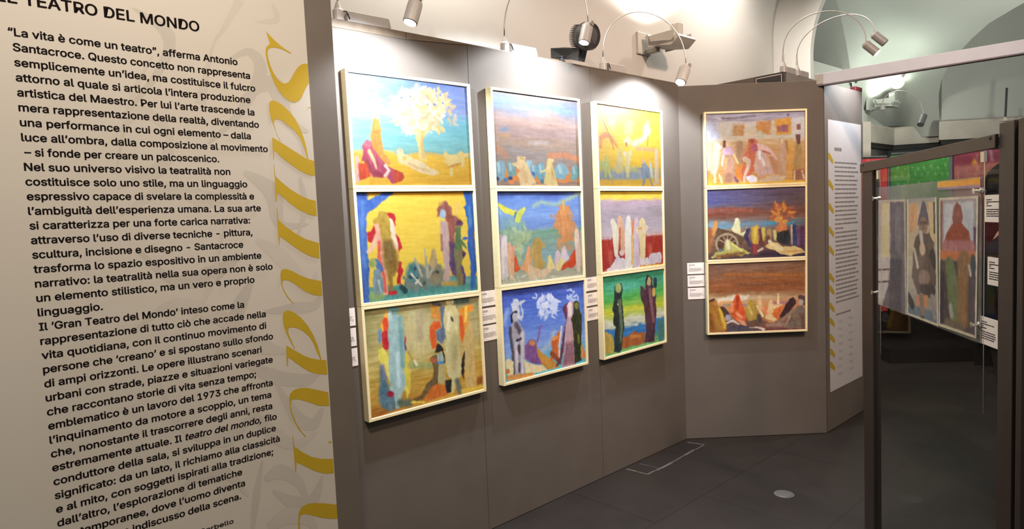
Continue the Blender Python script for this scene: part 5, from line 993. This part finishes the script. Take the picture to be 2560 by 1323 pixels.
for i in range(16):
    b = MB(); x = (.2, .52)[i % 2] + .05 * r.random(); y = .74 + .022 * (i // 2) * 1.3; za = pz1 - (pz1 - pz0) * y; dz = .03
    b.poly([WC.pt(pu0 + pw * x, za, 0.0034), WC.pt(pu0 + pw * (x + .16), za - dz * .3, 0.0034), WC.pt(pu0 + pw * (x + .12), za - dz, 0.0034), WC.pt(pu0 + pw * (x + .03), za - dz * .7, 0.0034)]); b.build('ghost_stroke', PG, t)

# floor socket disc and taped outline
fc = atz(1960, 1236)
t = thing('floor_socket', (fc.x, fc.y, 0.0), 'round metal socket cover set in the dark floor', 'floor socket')
b = MB(); b.lathe((fc.x, fc.y, 0), (0, 0, 1), [(0.052, 0), (0.052, 0.003), (0.046, 0.007), (0.0, 0.008)], 32); b.build('cover', mat('brushed_steel', (0.13, 0.115, 0.105), 0.6, 0.2), t)
b = MB(); b.lathe((fc.x, fc.y, 0), (0, 0, 1), [(0.057, 0), (0.057, 0.002), (0.050, 0.0025), (0, 0.0026)], 32); b.build('rim', mat('dull_steel', (0.28, 0.25, 0.23), 0.5, 0.6), t)
def tape(pts, w):
    b = MB(); r = random.Random(3)
    for (a, c) in zip(pts[:-1], pts[1:]):
        a = atz(*a); c = atz(*c); d = (c - a); L = d.length; d.normalize(); n = Vector((-d.y, d.x, 0)); x = 0
        while x < L:
            l_ = min(0.05 + 0.12 * r.random(), L - x); ww = w * (0.5 + 0.6 * r.random()); p = a + d * x; q = a + d * (x + l_)
            k = n * ((r.random() - .5) * w * .6)
            b.prism([p - n * ww / 2 + k, q - n * ww / 2 + k, q + n * ww / 2 + k, p + n * ww / 2 + k], (0, 0, 0.0012)); x += l_ + 0.012 * r.random()
    return b
tb = tape([(1566, 1173), (1622, 1186), (1655, 1170), (1697, 1148), (1738, 1124), (1760, 1112), (1719, 1106)], 0.018)
o = tb.build('floor_marking', mat('worn_white_line', (0.0932, 0.0810, 0.0770), 0.7, var=0.3, scale=40)); tag(o, 'worn white line marking a rectangle on the floor by the wall corner', 'marking')
tb = tape([(1600, 1160), (1650, 1171)], 0.008)
o = tb.build('floor_marking', mat('worn_thin_line', (0.0689, 0.0607, 0.0567), 0.7, var=0.3, scale=40)); tag(o, 'short thin worn line across the rectangle marked on the floor', 'marking')

# ------------------------------------------------------------------ glazed display frame in the right foreground
ZR1, ZR0 = EYE + 0.205, EYE + 0.160
t = thing('display_frame', WD.pt(3.0, 0.0, 0.02), 'tall dark brown steel display frame with a clear glass sheet, right foreground', 'display frame')
ul0, ul1 = WD.hit(2182, 900)[0], WD.hit(2159, 900)[0]
ur0, ur1 = WD.hit(2531, 800)[0], WD.hit(2494, 800)[0]
PD = 0.035
for (a, c, zt_) in ((ul0, ul1, EYE + 0.212), (ur0, ur1, EYE + 0.238)):
    b = MB(); b.box(WD, a, c, 0.0, zt_, 0.0, PD); p = b.build('post', BROWN, t, bevel=0.002)
    b = MB(); b.box(WD, a - 0.022, a, 0.0, zt_ - 0.002, 0.012, PD - 0.004); b.build('groove', BROWNG, p)
    b = MB(); b.box(WD, c - 0.0005, c + 0.022, 0.0, min(zt_, ZR0) - 0.002, 0.012, PD - 0.004); b.build('groove', BROWNG, p)
b = MB(); b.box(WD, ur0 - 0.055, ur0 - 0.022, 0.0, EYE + 0.238, 0.0, PD + 0.01); b.build('outer_stile', BROWN, t, bevel=0.002)
b = MB(); b.box(WD, ur1 - 0.0, ul1 + 0.002, ZR0, ZR1, -0.012, 0.0); p = b.build('top_rail', BROWN, t, bevel=0.002)
for uu in (ur1 + 0.03, ul1 - 0.05):
    b = MB(); b.lathe(WD.pt(uu, (ZR0 + ZR1) / 2 + 0.012, -0.012), -WD.n, [(0.006, 0), (0.006, 0.002), (0, 0.003)], 10); b.build('screw', BROWNG, p)
b = MB(); b.box(WD, ur1 - 0.02, ul0 + 0.02, 0.0, 0.05, 0.002, PD); b.build('bottom_rail', BROWN, t, bevel=0.002)
b = MB(); b.box(WD, ur1 + 0.001, ul0 - 0.001, 0.05, ZR0 + 0.02, 0.014, 0.020); b.build('glass_sheet', GLASS, t)
def clip_piece(mb, P, u, z, o0, o1):
    mb.lathe(P.pt(u, z, o0), P.n * (1 if o1 > o0 else -1), [(0.010, 0), (0.011, abs(o1 - o0) * .3), (0.006, abs(o1 - o0) * .4), (0.006, abs(o1 - o0) * .9), (0.011, abs(o1 - o0)), (0, abs(o1 - o0) + .001)], 12)
# acrylic sheet sandwich hung by clips
PA = Plane(math.radians(11.3), -1.1358 + 0.0)
ua0, ua1 = 2.552, 3.56
za0, za1 = EYE - 0.504, EYE + 0.074
t = thing('acrylic_panel', WD.pt(3.05, za0, -0.03), 'clear acrylic panel clamping three drawings inside the brown frame', 'acrylic panel')
b = MB(); b.box(WD, ua0, ua1, za0, za1, -0.004, 0.000); b.build('front_sheet', ACRYL, t)
b = MB(); b.box(WD, ua0, ua1, za0, za1, 0.0062, 0.0100); b.build('back_sheet', MILKY, t)
for (x, y) in ((2193, 496), (2449, 477), (2190, 731), (2443, 812)):
    u, z = WD.hit(x, y); b = MB(); clip_piece(b, WD, u, z, 0.013, -0.020); b.build('clip', CHROME, t)
for uu, zc_ in ((WD.hit(2452, 470)[0], 0), (WD.hit(2194, 470)[0], 0)):
    b = MB(); b.tube([WD.pt(uu, za0 - 0.25, 0.0115), WD.pt(uu, ZR0, 0.0115)], 0.0014, 6); b.build('suspension_cable', CHROME, t)
for (x, y) in ((2191, 438), (2452, 391)):
    u, z = WD.hit(x, y); b = MB(); b.box(WD, u - 0.012, u + 0.012, z - 0.02, ZR0, 0.004, 0.013); b.build('cable_clamp', CHROME, t)
# three drawings
PDr = Plane(math.radians(11.3), -1.1358)
def drawing(quad, label, bgst, draw, seed, off=0.003, strip=None):
    # quad TL TR BL BR in picture pixels
    h = [PDr.hit(*q) for q in quad]
    # nearer edge is at the right of the picture
    c = Canvas(quad, W=260, H=500, nx=70, ny=130, seed=seed); c.nz = 0.8; c.bg(bgst, 12, 8); draw(c); gm = c.c.mean(2, keepdims=True); c.c = (gm + (c.c - gm) * 0.8 - 120) * 0.95 + 112
    cc = [PDr.pt(u, z, off) for u, z in h]
    cen = (cc[2] + cc[3]) / 2
    t = thing('drawing', cen, label, 'drawing', 'drawings clamped in the acrylic panel')
    c.mesh('painted_face', cc, t, PAINTD, GDRAW)
    pq = Vector(WD.n) * 0.0003; b = MB(); b.prism([cc[0] + pq, cc[1] + pq, cc[3] + pq, cc[2] + pq], WD.n * 0.0008); b.build('paper', CARD, t)
    return t
def da(c):
    c.p('c4ac7c', [(2200, 507), (2222, 507), (2222, 640), (2200, 640)], 3, 8); c.p('b4a49a', [(2194, 640), (2226, 640), (2214, 735), (2200, 758), (2194, 758)], 3, 8)
    for y in (672, 703): c.l('4a3c38', [(2194, y), (2222, y - 2)], 1.0, 1.5, 2)
    c.p('5c525a', [(2224, 506), (2258, 503), (2260, 640), (2262, 788), (2205, 765), (2222, 700), (2224, 640)], 5, 10); c.l('6e6468', [(2243, 530), (2243, 620)], 7, 8, 8); c.l('48444a', [(2240, 660), (2235, 770)], 14, 10, 10)
    c.l('b49c84', [(2195, 502), (2262, 500)], 1.6, 2, 3); c.l('a89478', [(2260, 500), (2263, 786)], 1.4, 2, 3); c.l('b09c90', [(2202, 510), (2202, 760)], 1.2, 2, 3)
drawing([(2194.5, 500.7), (2261.6, 498.8), (2194, 761), (2264, 787)], 'drawing of a dark column on cream, leftmost of the three in the acrylic panel', [(0, 'a8948c', 'a08c7c'), (1, '9c8c84', '8c7c70')], da, 31)
def dbb(c):
    c.p('c88c58', [(2270, 508), (2290, 508), (2290, 560), (2272, 580)], 4, 8); c.p('c4a06c', [(2318, 505), (2334, 505), (2336, 600), (2322, 600)], 4, 8); c.p('4c4434', [(2331, 506), (2336, 504), (2337, 580), (2332, 580)], 2, 3)
    c.p('5c525c', [(2291, 560), (2297, 530), (2303, 503), (2310, 503), (2317, 530), (2320, 560)], 3, 5); c.e('8c6850', 2306, 560, 11, 20); c.l('604838', [(2300, 553), (2312, 553)], 2); c.l('6c5044', [(2306, 556), (2306, 566)], 1.5)
    c.p('5c4638', [(2286, 590), (2296, 578), (2320, 578), (2332, 600), (2336, 640), (2338, 700), (2326, 740), (2294, 736), (2278, 690), (2280, 640)], 3, 8); c.l('b0a08c', [(2300, 580), (2305, 620)], 4, 3, 3); c.e('c0a07c', 2304, 618, 7, 16, 5); c.l('b4a488', [(2284, 620), (2292, 660)], 3); c.e('8c6a58', 2308, 690, 14, 22, 6); c.l('3c2c28', [(2304, 718), (2330, 722)], 6); c.l('382c2c', [(2328, 630), (2334, 655)], 6)
    c.p('c47c50', [(2290, 732), (2318, 734), (2317, 768), (2288, 760)], 3, 5); c.p('5e6c74', [(2268, 765), (2285, 762), (2342, 778), (2343, 812), (2268, 788)], 3, 6); c.l('2c2c38', [(2304, 782), (2304, 800)], 4); c.l('8c6c54', [(2302, 740), (2304, 780)], 5); c.l('8c7c70', [(2328, 740), (2334, 790)], 4); c.l('3c3434', [(2270, 740), (2278, 760)], 6)
    c.l('c4b094', [(2267, 500), (2266, 784)], 2.2, 2, 3); c.l('c4b094', [(2337, 495), (2343, 815)], 2.2, 2, 3); c.l('c8b48c', [(2266, 786), (2343, 815)], 2.2, 2, 3)
drawing([(2265.3, 498.8), (2338.8, 493.4), (2265, 786), (2344, 816.5)], 'drawing of a brown coated figure in a pointed hat, middle of the three', [(0, '8c8480', '988878'), (.12, 'c0a078', 'b49878'), (.6, 'ac9878', 'a08870'), (1, '948474', '8c7c70')], dbb, 32)
def dcc(c):
    c.p('b4aca8', [(2357, 510), (2432, 506), (2430, 600), (2357, 610)], 5, 10); c.p('a8a4a0', [(2408, 520), (2432, 520), (2430, 640), (2412, 600)], 5, 8); c.l('8c5040', [(2351, 510), (2350, 640)], 4, 4); c.p('4c3848', [(2432, 570), (2442, 570), (2442, 630), (2432, 630)], 3, 4)
    c.p('8e4836', [(2378, 545), (2383, 515), (2391, 507), (2400, 515), (2405, 545), (2399, 568), (2384, 568)], 3, 4); c.p('923a20', [(2380, 560), (2402, 560), (2420, 580), (2430, 632), (2354, 634), (2362, 590)], 3, 5); c.l('a86058', [(2362, 618), (2426, 620)], 9, 5); c.l('c4642c', [(2350, 639), (2442, 644)], 6, 4)
    c.p('4a3a34', [(2348, 652), (2440, 658), (2438, 845), (2346, 812)], 4, 6); c.l('646c3c', [(2372, 665), (2380, 720), (2385, 790)], [12, 16, 14], 8); c.l('8a5c30', [(2408, 660), (2404, 740), (2404, 800)], [16, 12, 14], 8); c.l('4c3840', [(2432, 690), (2430, 830)], 11, 6); c.l('34242c', [(2352, 690), (2350, 805)], 7, 5); c.l('9c9080', [(2374, 768), (2378, 790)], 5, 5); c.l('b0a890', [(2421, 668), (2424, 690)], 3, 3); c.l('2c3440', [(2430, 650), (2432, 668)], 6, 4); c.l('6c5844', [(2366, 810), (2400, 825)], 8, 6)
    c.l('ccb894', [(2347, 497), (2346, 812)], 2, 2, 3); c.l('ccb894', [(2441, 491), (2437, 845)], 2, 2, 3); c.l('c0a888', [(2347, 498), (2441, 492)], 2, 2, 3); c.l('c0ac84', [(2346, 812), (2437, 845)], 2.4, 2, 3)
drawing([(2346, 495), (2443, 489.8), (2345, 815), (2438, 847)], 'drawing of a rust red hooded figure, rightmost of the three and nearest', [(0, '9c8c84', '94847c'), (.4, '94807c', '8c7c78'), (1, '4c4038', '403638')], dcc, 33)
def dstrip(c):
    pass
c = Canvas([(2342, 453), (2448, 443), (2342, 476), (2448, 470)], W=260, H=60, nx=50, ny=20, seed=35); c.bg([(0, '7c6c5c', '9c6c40'), (.2, 'c89430', 'c88830'), (.55, 'c88c34', 'c47c34'), (.75, '806c7c', '8c6c70'), (1, '74606c', '7c646c')], 8, 14)
h = [PDr.hit(*q) for q in ((2342, 453), (2448, 443), (2342, 476), (2448, 470))]; cc = [PDr.pt(u, z, 0.0022) for u, z in h]
t = thing('drawing', (cc[2] + cc[3]) / 2, 'thin strip of orange and violet paint above the rust red figure', 'drawing', 'drawings clamped in the acrylic panel')
c.mesh('painted_face', cc, t, PAINTD, GDRAW); pq = Vector(WD.n) * 0.0003; b = MB(); b.prism([cc[0] + pq, cc[1] + pq, cc[3] + pq, cc[2] + pq], WD.n * 0.0006); b.build('paper', CARD, t)
# caption cards stuck on the glass
for i, (tl, bl2, trr) in enumerate((((2464, 488), (2464, 555), (2492, 486.5)), ((2471, 642), (2470.5, 711), (2490.5, 645)), ((2452, 789), (2452, 857), (2489, 798)))):
    P = Plane(math.radians(11.3), -1.1358 - 0.0135)
    uu, z1 = P.hit(*tl); u2_ = P.hit(*trr)[0]; z0_ = P.hit(*bl2)[1]
    w = 0.12
    r = random.Random(40 + i)
    t = thing('caption_card', P.pt(uu - w / 2, z0_, -0.001), 'white caption card stuck on the glass beside the rust red drawing, ' + ('highest', 'middle', 'lowest')[i] + ' of three', 'label', 'white caption cards on the glass')
    b = MB(); b.prism([P.pt(uu, z1, -0.0), P.pt(uu - w, z1, 0), P.pt(uu - w, z0_, 0), P.pt(uu, z0_, 0)], P.n * -0.0025); b.build('card', CARD, t)
    b = MB(); H_ = z1 - z0_
    for zz_, wl in ((.16, .3), (.24, .7), (.30, .1), (.38, .28), (.52, .75), (.60, .78), (.68, .78), (.76, .7)):
        x = .1
        while x < .1 + wl - .01:
            x2 = min(.1 + wl, x + .04 + .09 * r.random()); za = z1 - H_ * zz_
            b.poly([P.pt(uu - w * x, za, -0.0029), P.pt(uu - w * x2, za, -0.0029), P.pt(uu - w * x2, za - H_ * .035, -0.0029), P.pt(uu - w * x, za - H_ * .035, -0.0029)]); x = x2 + .014
    b.build('printed_text', INK, t)

# ------------------------------------------------------------------ coloured hangings at the far end
def hanging(pts, depth, label, bgst, draw, seed, cols=1, zb=0.55):
    a = atd(pts[0], pts[2], depth); c2 = atd(pts[1], pts[2], depth)
    z1 = a.z; c2.z = z1; H = z1 - zb
    quad = [(0, 0), (100, 0), (0, 100), (100, 100)]
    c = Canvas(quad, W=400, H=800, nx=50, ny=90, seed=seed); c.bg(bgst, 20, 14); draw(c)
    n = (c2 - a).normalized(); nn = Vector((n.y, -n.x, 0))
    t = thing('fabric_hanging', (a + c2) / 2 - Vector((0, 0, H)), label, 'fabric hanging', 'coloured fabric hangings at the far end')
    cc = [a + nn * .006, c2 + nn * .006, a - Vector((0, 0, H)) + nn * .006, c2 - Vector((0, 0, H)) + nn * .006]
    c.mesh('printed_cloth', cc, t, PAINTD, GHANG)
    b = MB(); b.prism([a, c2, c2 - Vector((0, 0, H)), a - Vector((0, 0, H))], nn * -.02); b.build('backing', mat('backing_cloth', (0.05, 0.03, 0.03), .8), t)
    b = MB(); b.tube([a + n * .002 + Vector((0, 0, .01)), c2 - n * .002 + Vector((0, 0, .01))], .014, 8); b.build('rod', BLACK, t)
def gr(c):
    for i in range(9):
        for j in range(16): c.e('88b070', 8 + 11.5 * i + (5 if j % 2 else 0) + c.r.normal() * 1.0, 3 + 5.2 * j + c.r.normal() * .6, 1.3, .9, 5, 6, .9)
hanging((2226, 2371, 389), 7.2, 'green hanging with pale speckles behind the acrylic panel', [(0, '3c8434', '449038'), (.2, '38802f', '418c36'), (1, '2c6828', '2e6c2a')], gr, 51)
def rd(c): c.l('dc5448', [(30, 0), (30, 40)], 8, 12, 10)
hanging((2150, 2217, 398), 7.2, 'plain bright red hanging left of the green one', [(0, 'd8484c'), (.03, 'c83830'), (1, 'b02c28')], rd, 52)
def cr2(c):
    c.p('b4685c', [(0, 9.5), (45, 8.5), (100, 7.5), (100, 30), (0, 30)], 6, 8); c.p('d89030', [(24, 9), (29, 4.5), (34, 9)], 4, 3); c.l('b89ca8', [(52, 1), (54, 6)], 2, 8); c.l('7c2838', [(0, 5), (100, 4)], 2.4, 14, 10, .6); c.l('c87c68', [(60, 12), (95, 11)], 4, 14, 10); c.l('9c5448', [(40, 10), (40, 30)], 1.0, 8, 6)
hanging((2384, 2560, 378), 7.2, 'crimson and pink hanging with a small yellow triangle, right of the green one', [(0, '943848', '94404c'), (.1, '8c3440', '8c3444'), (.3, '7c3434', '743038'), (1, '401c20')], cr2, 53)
def blu(c): c.l('58b8e0', [(20, 8), (80, 10)], 6, 14)
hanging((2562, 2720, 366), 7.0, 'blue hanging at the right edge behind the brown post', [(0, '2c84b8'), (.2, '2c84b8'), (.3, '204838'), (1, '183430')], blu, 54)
t = thing('platform', (atd(2300, 800, 7.5).x, atd(2300, 800, 7.5).y, 0), 'low black platform under the coloured hangings', 'platform')
pa = flat(atd(2225, 800, 7.15)); pb = flat(atd(2800, 800, 7.0)); ny_ = Vector((-(pb - pa).normalized().y, (pb - pa).normalized().x, 0))
b = MB(); b.prism([pa, pb, pb + ny_ * .9, pa + ny_ * .9], (0, 0, .16)); b.build('deck', mat('matte_black', (0.006, 0.0055, 0.005), 0.95, spec=0.03), t, bevel=.01)
b = MB(); b.prism([pa + ny_ * .85 + Vector((0, 0, .16)), pb + ny_ * .85 + Vector((0, 0, .16)), pb + ny_ * .9 + Vector((0, 0, .16)), pa + ny_ * .9 + Vector((0, 0, .16))], (0, 0, .9)); b.build('added_dark_board', mat('dark_board', (0.006, .0055, .0055), .95, spec=0.03), t)  # board added to fill the background with black
# red stool cushion glimpsed beyond the glass
sc_ = flat(atd(2500, 800, 6.65)); 
t = thing('stool', (sc_.x, sc_.y, 0), 'low stool with a dark red cushion behind the glass', 'stool')
b = MB(); b.lathe((sc_.x, sc_.y, .40), (0, 0, 1), [(0, 0), (.19, 0), (.21, .03), (.20, .07), (.12, .10), (0, .105)], 24); b.build('cushion', mat('dark_red_velvet', (0.11, 0.018, 0.022), .8), t, smooth=True)
for a in range(4):
    b = MB(); p = Vector((sc_.x + .15 * math.cos(a * 1.571 + .4), sc_.y + .15 * math.sin(a * 1.571 + .4), 0)); b.tube([p, p * 1 + Vector((0, 0, .41))], .014, 8); b.build('leg', BLACK, t)

# ------------------------------------------------------------------ visitor half hidden behind the post
PB = atd(2536, 500, 3.75); gx, gy = PB.x, PB.y
HAIR = mat('dark_hair', (0.006, 0.006, 0.009), .9, var=.3, scale=60, bump=.4, spec=0.05); SKIN = mat('skin', (0.46, 0.24, 0.17), .55, var=.05); CLOTH = mat('dark_violet_jacket', (0.014, 0.009, 0.014), .9, var=.25, scale=6, spec=0.05); SCARF = mat('crimson_scarf', (0.20, 0.025, 0.05), .8, var=.15); TROU = mat('black_trousers', (0.010, 0.010, 0.014), .85); YSP = mat('ochre_patch', (0.16, 0.11, 0.02), .8)
fz = Vector((0.80, -0.60, 0)).normalized(); sz = Vector((fz.y, -fz.x, 0))          # faces right and away
Hh_ = EYE + 0.165                                                                   # crown height
t = thing('person', (gx, gy, 0), 'person with dark hair and dark jacket standing behind the glass, half hidden by the post', 'person')
def skin_mesh(name, verts, edges, radii, M_, parent, root=0, sub=2):
    me = bpy.data.meshes.new(name); o0 = Vector(WL[parent.name]); me.from_pydata([tuple(Vector(v) - o0) for v in verts], edges, [])
    me.materials.append(M_); o = bpy.data.objects.new(name, me); COL.objects.link(o); o.parent = parent; WL[o.name] = tuple(o0)
    s = o.modifiers.new('skin', 'SKIN'); s.use_smooth_shade = True
    if not me.skin_vertices: me.skin_vertices.new(name='')
    for i, r_ in enumerate(radii): me.skin_vertices[0].data[i].radius = (r_, r_) if not isinstance(r_, tuple) else r_; me.skin_vertices[0].data[i].use_root = (i == root)
    u = o.modifiers.new('sub', 'SUBSURF'); u.levels = sub; u.render_levels = sub
    return o
k = Hh_ / 1.80
def bp(f, s_, z): return Vector((gx, gy, 0)) + fz * (f * k) + sz * (s_ * k) + Vector((0, 0, z * k))
V = [bp(0, 0, .95), bp(0, 0, 1.15), bp(.0, 0, 1.36), bp(.01, 0, 1.47), bp(.03, 0, 1.56), bp(.05, 0, 1.66), bp(.05, 0, 1.74)]
E_ = [(i, i + 1) for i in range(6)]; R_ = [(.15, .11), (.145, .10), (.15, .10), (.06, .06), (.055, .06), (.075, .09), (.06, .075)]
for s_ in (-1, 1):
    b0 = len(V); V += [bp(0, .19 * s_, 1.40), bp(-.02, .23 * s_, 1.13), bp(.08, .22 * s_, .90), bp(.11, .215 * s_, .82)]; R_ += [.058, .048, .036, .026]; E_ += [(2, b0), (b0, b0 + 1), (b0 + 1, b0 + 2), (b0 + 2, b0 + 3)]
    for j in range(5):
        q = len(V); of = (-.03 + .015 * j) if j < 4 else -.045
        V += [bp(.125 + of * .4, .215 * s_, .775), bp(.14 + of * .5, .21 * s_, .735 + .006 * abs(j - 1.5)), bp(.145 + of * .5, .20 * s_, .705 + .01 * abs(j - 1.5))] if j < 4 else [bp(.14, .195 * s_, .79), bp(.155, .185 * s_, .76), bp(.16, .18 * s_, .735)]
        R_ += [.009, .0085, .007]; E_ += [(b0 + 3, q), (q, q + 1), (q + 1, q + 2)]
    b0 = len(V); V += [bp(0, .09 * s_, .90), bp(.015, .10 * s_, .50), bp(-.01, .10 * s_, .09), bp(.10, .11 * s_, .04)]; R_ += [.085, .06, .042, .036]; E_ += [(0, b0), (b0, b0 + 1), (b0 + 1, b0 + 2), (b0 + 2, b0 + 3)]
body = skin_mesh('body', V, E_, [tuple(np.array(r_) * k) if isinstance(r_, tuple) else r_ * k for r_ in R_], SKIN, t)
Vj = [bp(0, 0, .80), bp(0, 0, 1.12), bp(0, 0, 1.38), bp(.005, 0, 1.46)]; Ej = [(0, 1), (1, 2), (2, 3)]; Rj = [(.20, .165), (.185, .145), (.18, .13), (.09, .09)]
for s_ in (-1, 1):
    b0 = len(Vj); Vj += [bp(0, .20 * s_, 1.405), bp(-.02, .235 * s_, 1.13), bp(.075, .222 * s_, .91)]; Rj += [.075, .062, .046]; Ej += [(2, b0), (b0, b0 + 1), (b0 + 1, b0 + 2)]
skin_mesh('jacket', Vj, Ej, [tuple(np.array(r_) * k) if isinstance(r_, tuple) else r_ * k for r_ in Rj], CLOTH, t, sub=2)
Vt = [bp(0, 0, .92)]; Et = []; Rt = [(.17, .13)]
for s_ in (-1, 1):
    b0 = len(Vt); Vt += [bp(0, .095 * s_, .84), bp(.015, .10 * s_, .5), bp(-.01, .10 * s_, .10)]; Rt += [.10, .078, .066]; Et += [(0, b0), (b0, b0 + 1), (b0 + 1, b0 + 2)]
skin_mesh('trousers', Vt, Et, [tuple(np.array(r_) * k) if isinstance(r_, tuple) else r_ * k for r_ in Rt], TROU, t)
for s_ in (-1, 1):
    skin_mesh('shoe', [bp(-.06, .105 * s_, .045), bp(.05, .11 * s_, .045), bp(.16, .12 * s_, .035)], [(0, 1), (1, 2)], [.045 * k, .047 * k, .034 * k], BLACK, t)
b = MB(); hq = bp(-.012, 0, 1.722); b.ball(hq, .122 * k, .122 * k, .118 * k, 24); hq = bp(-.045, 0, 1.64); b.ball(hq, .082 * k, .09 * k, .085 * k, 20)
b.v = [tuple(Vector(v) + Vector((rng.gauss(0, .0035), rng.gauss(0, .0035), rng.gauss(0, .0035)))) for v in b.v]
hair = b.build('hair', HAIR, t, smooth=True)
b = MB(); hc = bp(.13, 0, 1.645)
b.prism([bp(.118, -.008, 1.668), bp(.118, .008, 1.668), bp(.146, .010, 1.636), bp(.146, -.010, 1.636)], Vector((0, 0, -.010))); b.build('nose', SKIN, body)
for s_ in (-1, 1):
    b = MB(); q = bp(.118, .032 * s_, 1.675); b.ball(q, .012, .012, .009, 10); b.build('eye', mat('eye_dark', (.03, .02, .02), .3), body)
    b = MB(); q = bp(.035, .085 * s_, 1.655); b.ball(q, .018, .012, .032, 10); b.build('ear', SKIN, body)
b = MB(); b.tube([bp(.105, -.022, 1.602), bp(.116, 0, 1.601), bp(.105, .022, 1.602)], [.004, .007, .004], 8); b.build('mouth', mat('lips', (.32, .10, .09), .5), body)
b = MB(); ring = [bp(.01 + .085 * math.cos(a), .095 * math.sin(a), 1.545 + .012 * math.cos(a)) for a in np.linspace(0, 2 * math.pi, 21)]; b.tube(ring, .034 * k, 10, caps=False); b.build('scarf', SCARF, t, smooth=True)

# fill light added out of view to brighten the hangings
spot('hall_lamp_light', (2.6, 5.0, 4.2), atd(2330, 470, 7.2), LP[8], 70, .8, (1, .97, .9), .1)
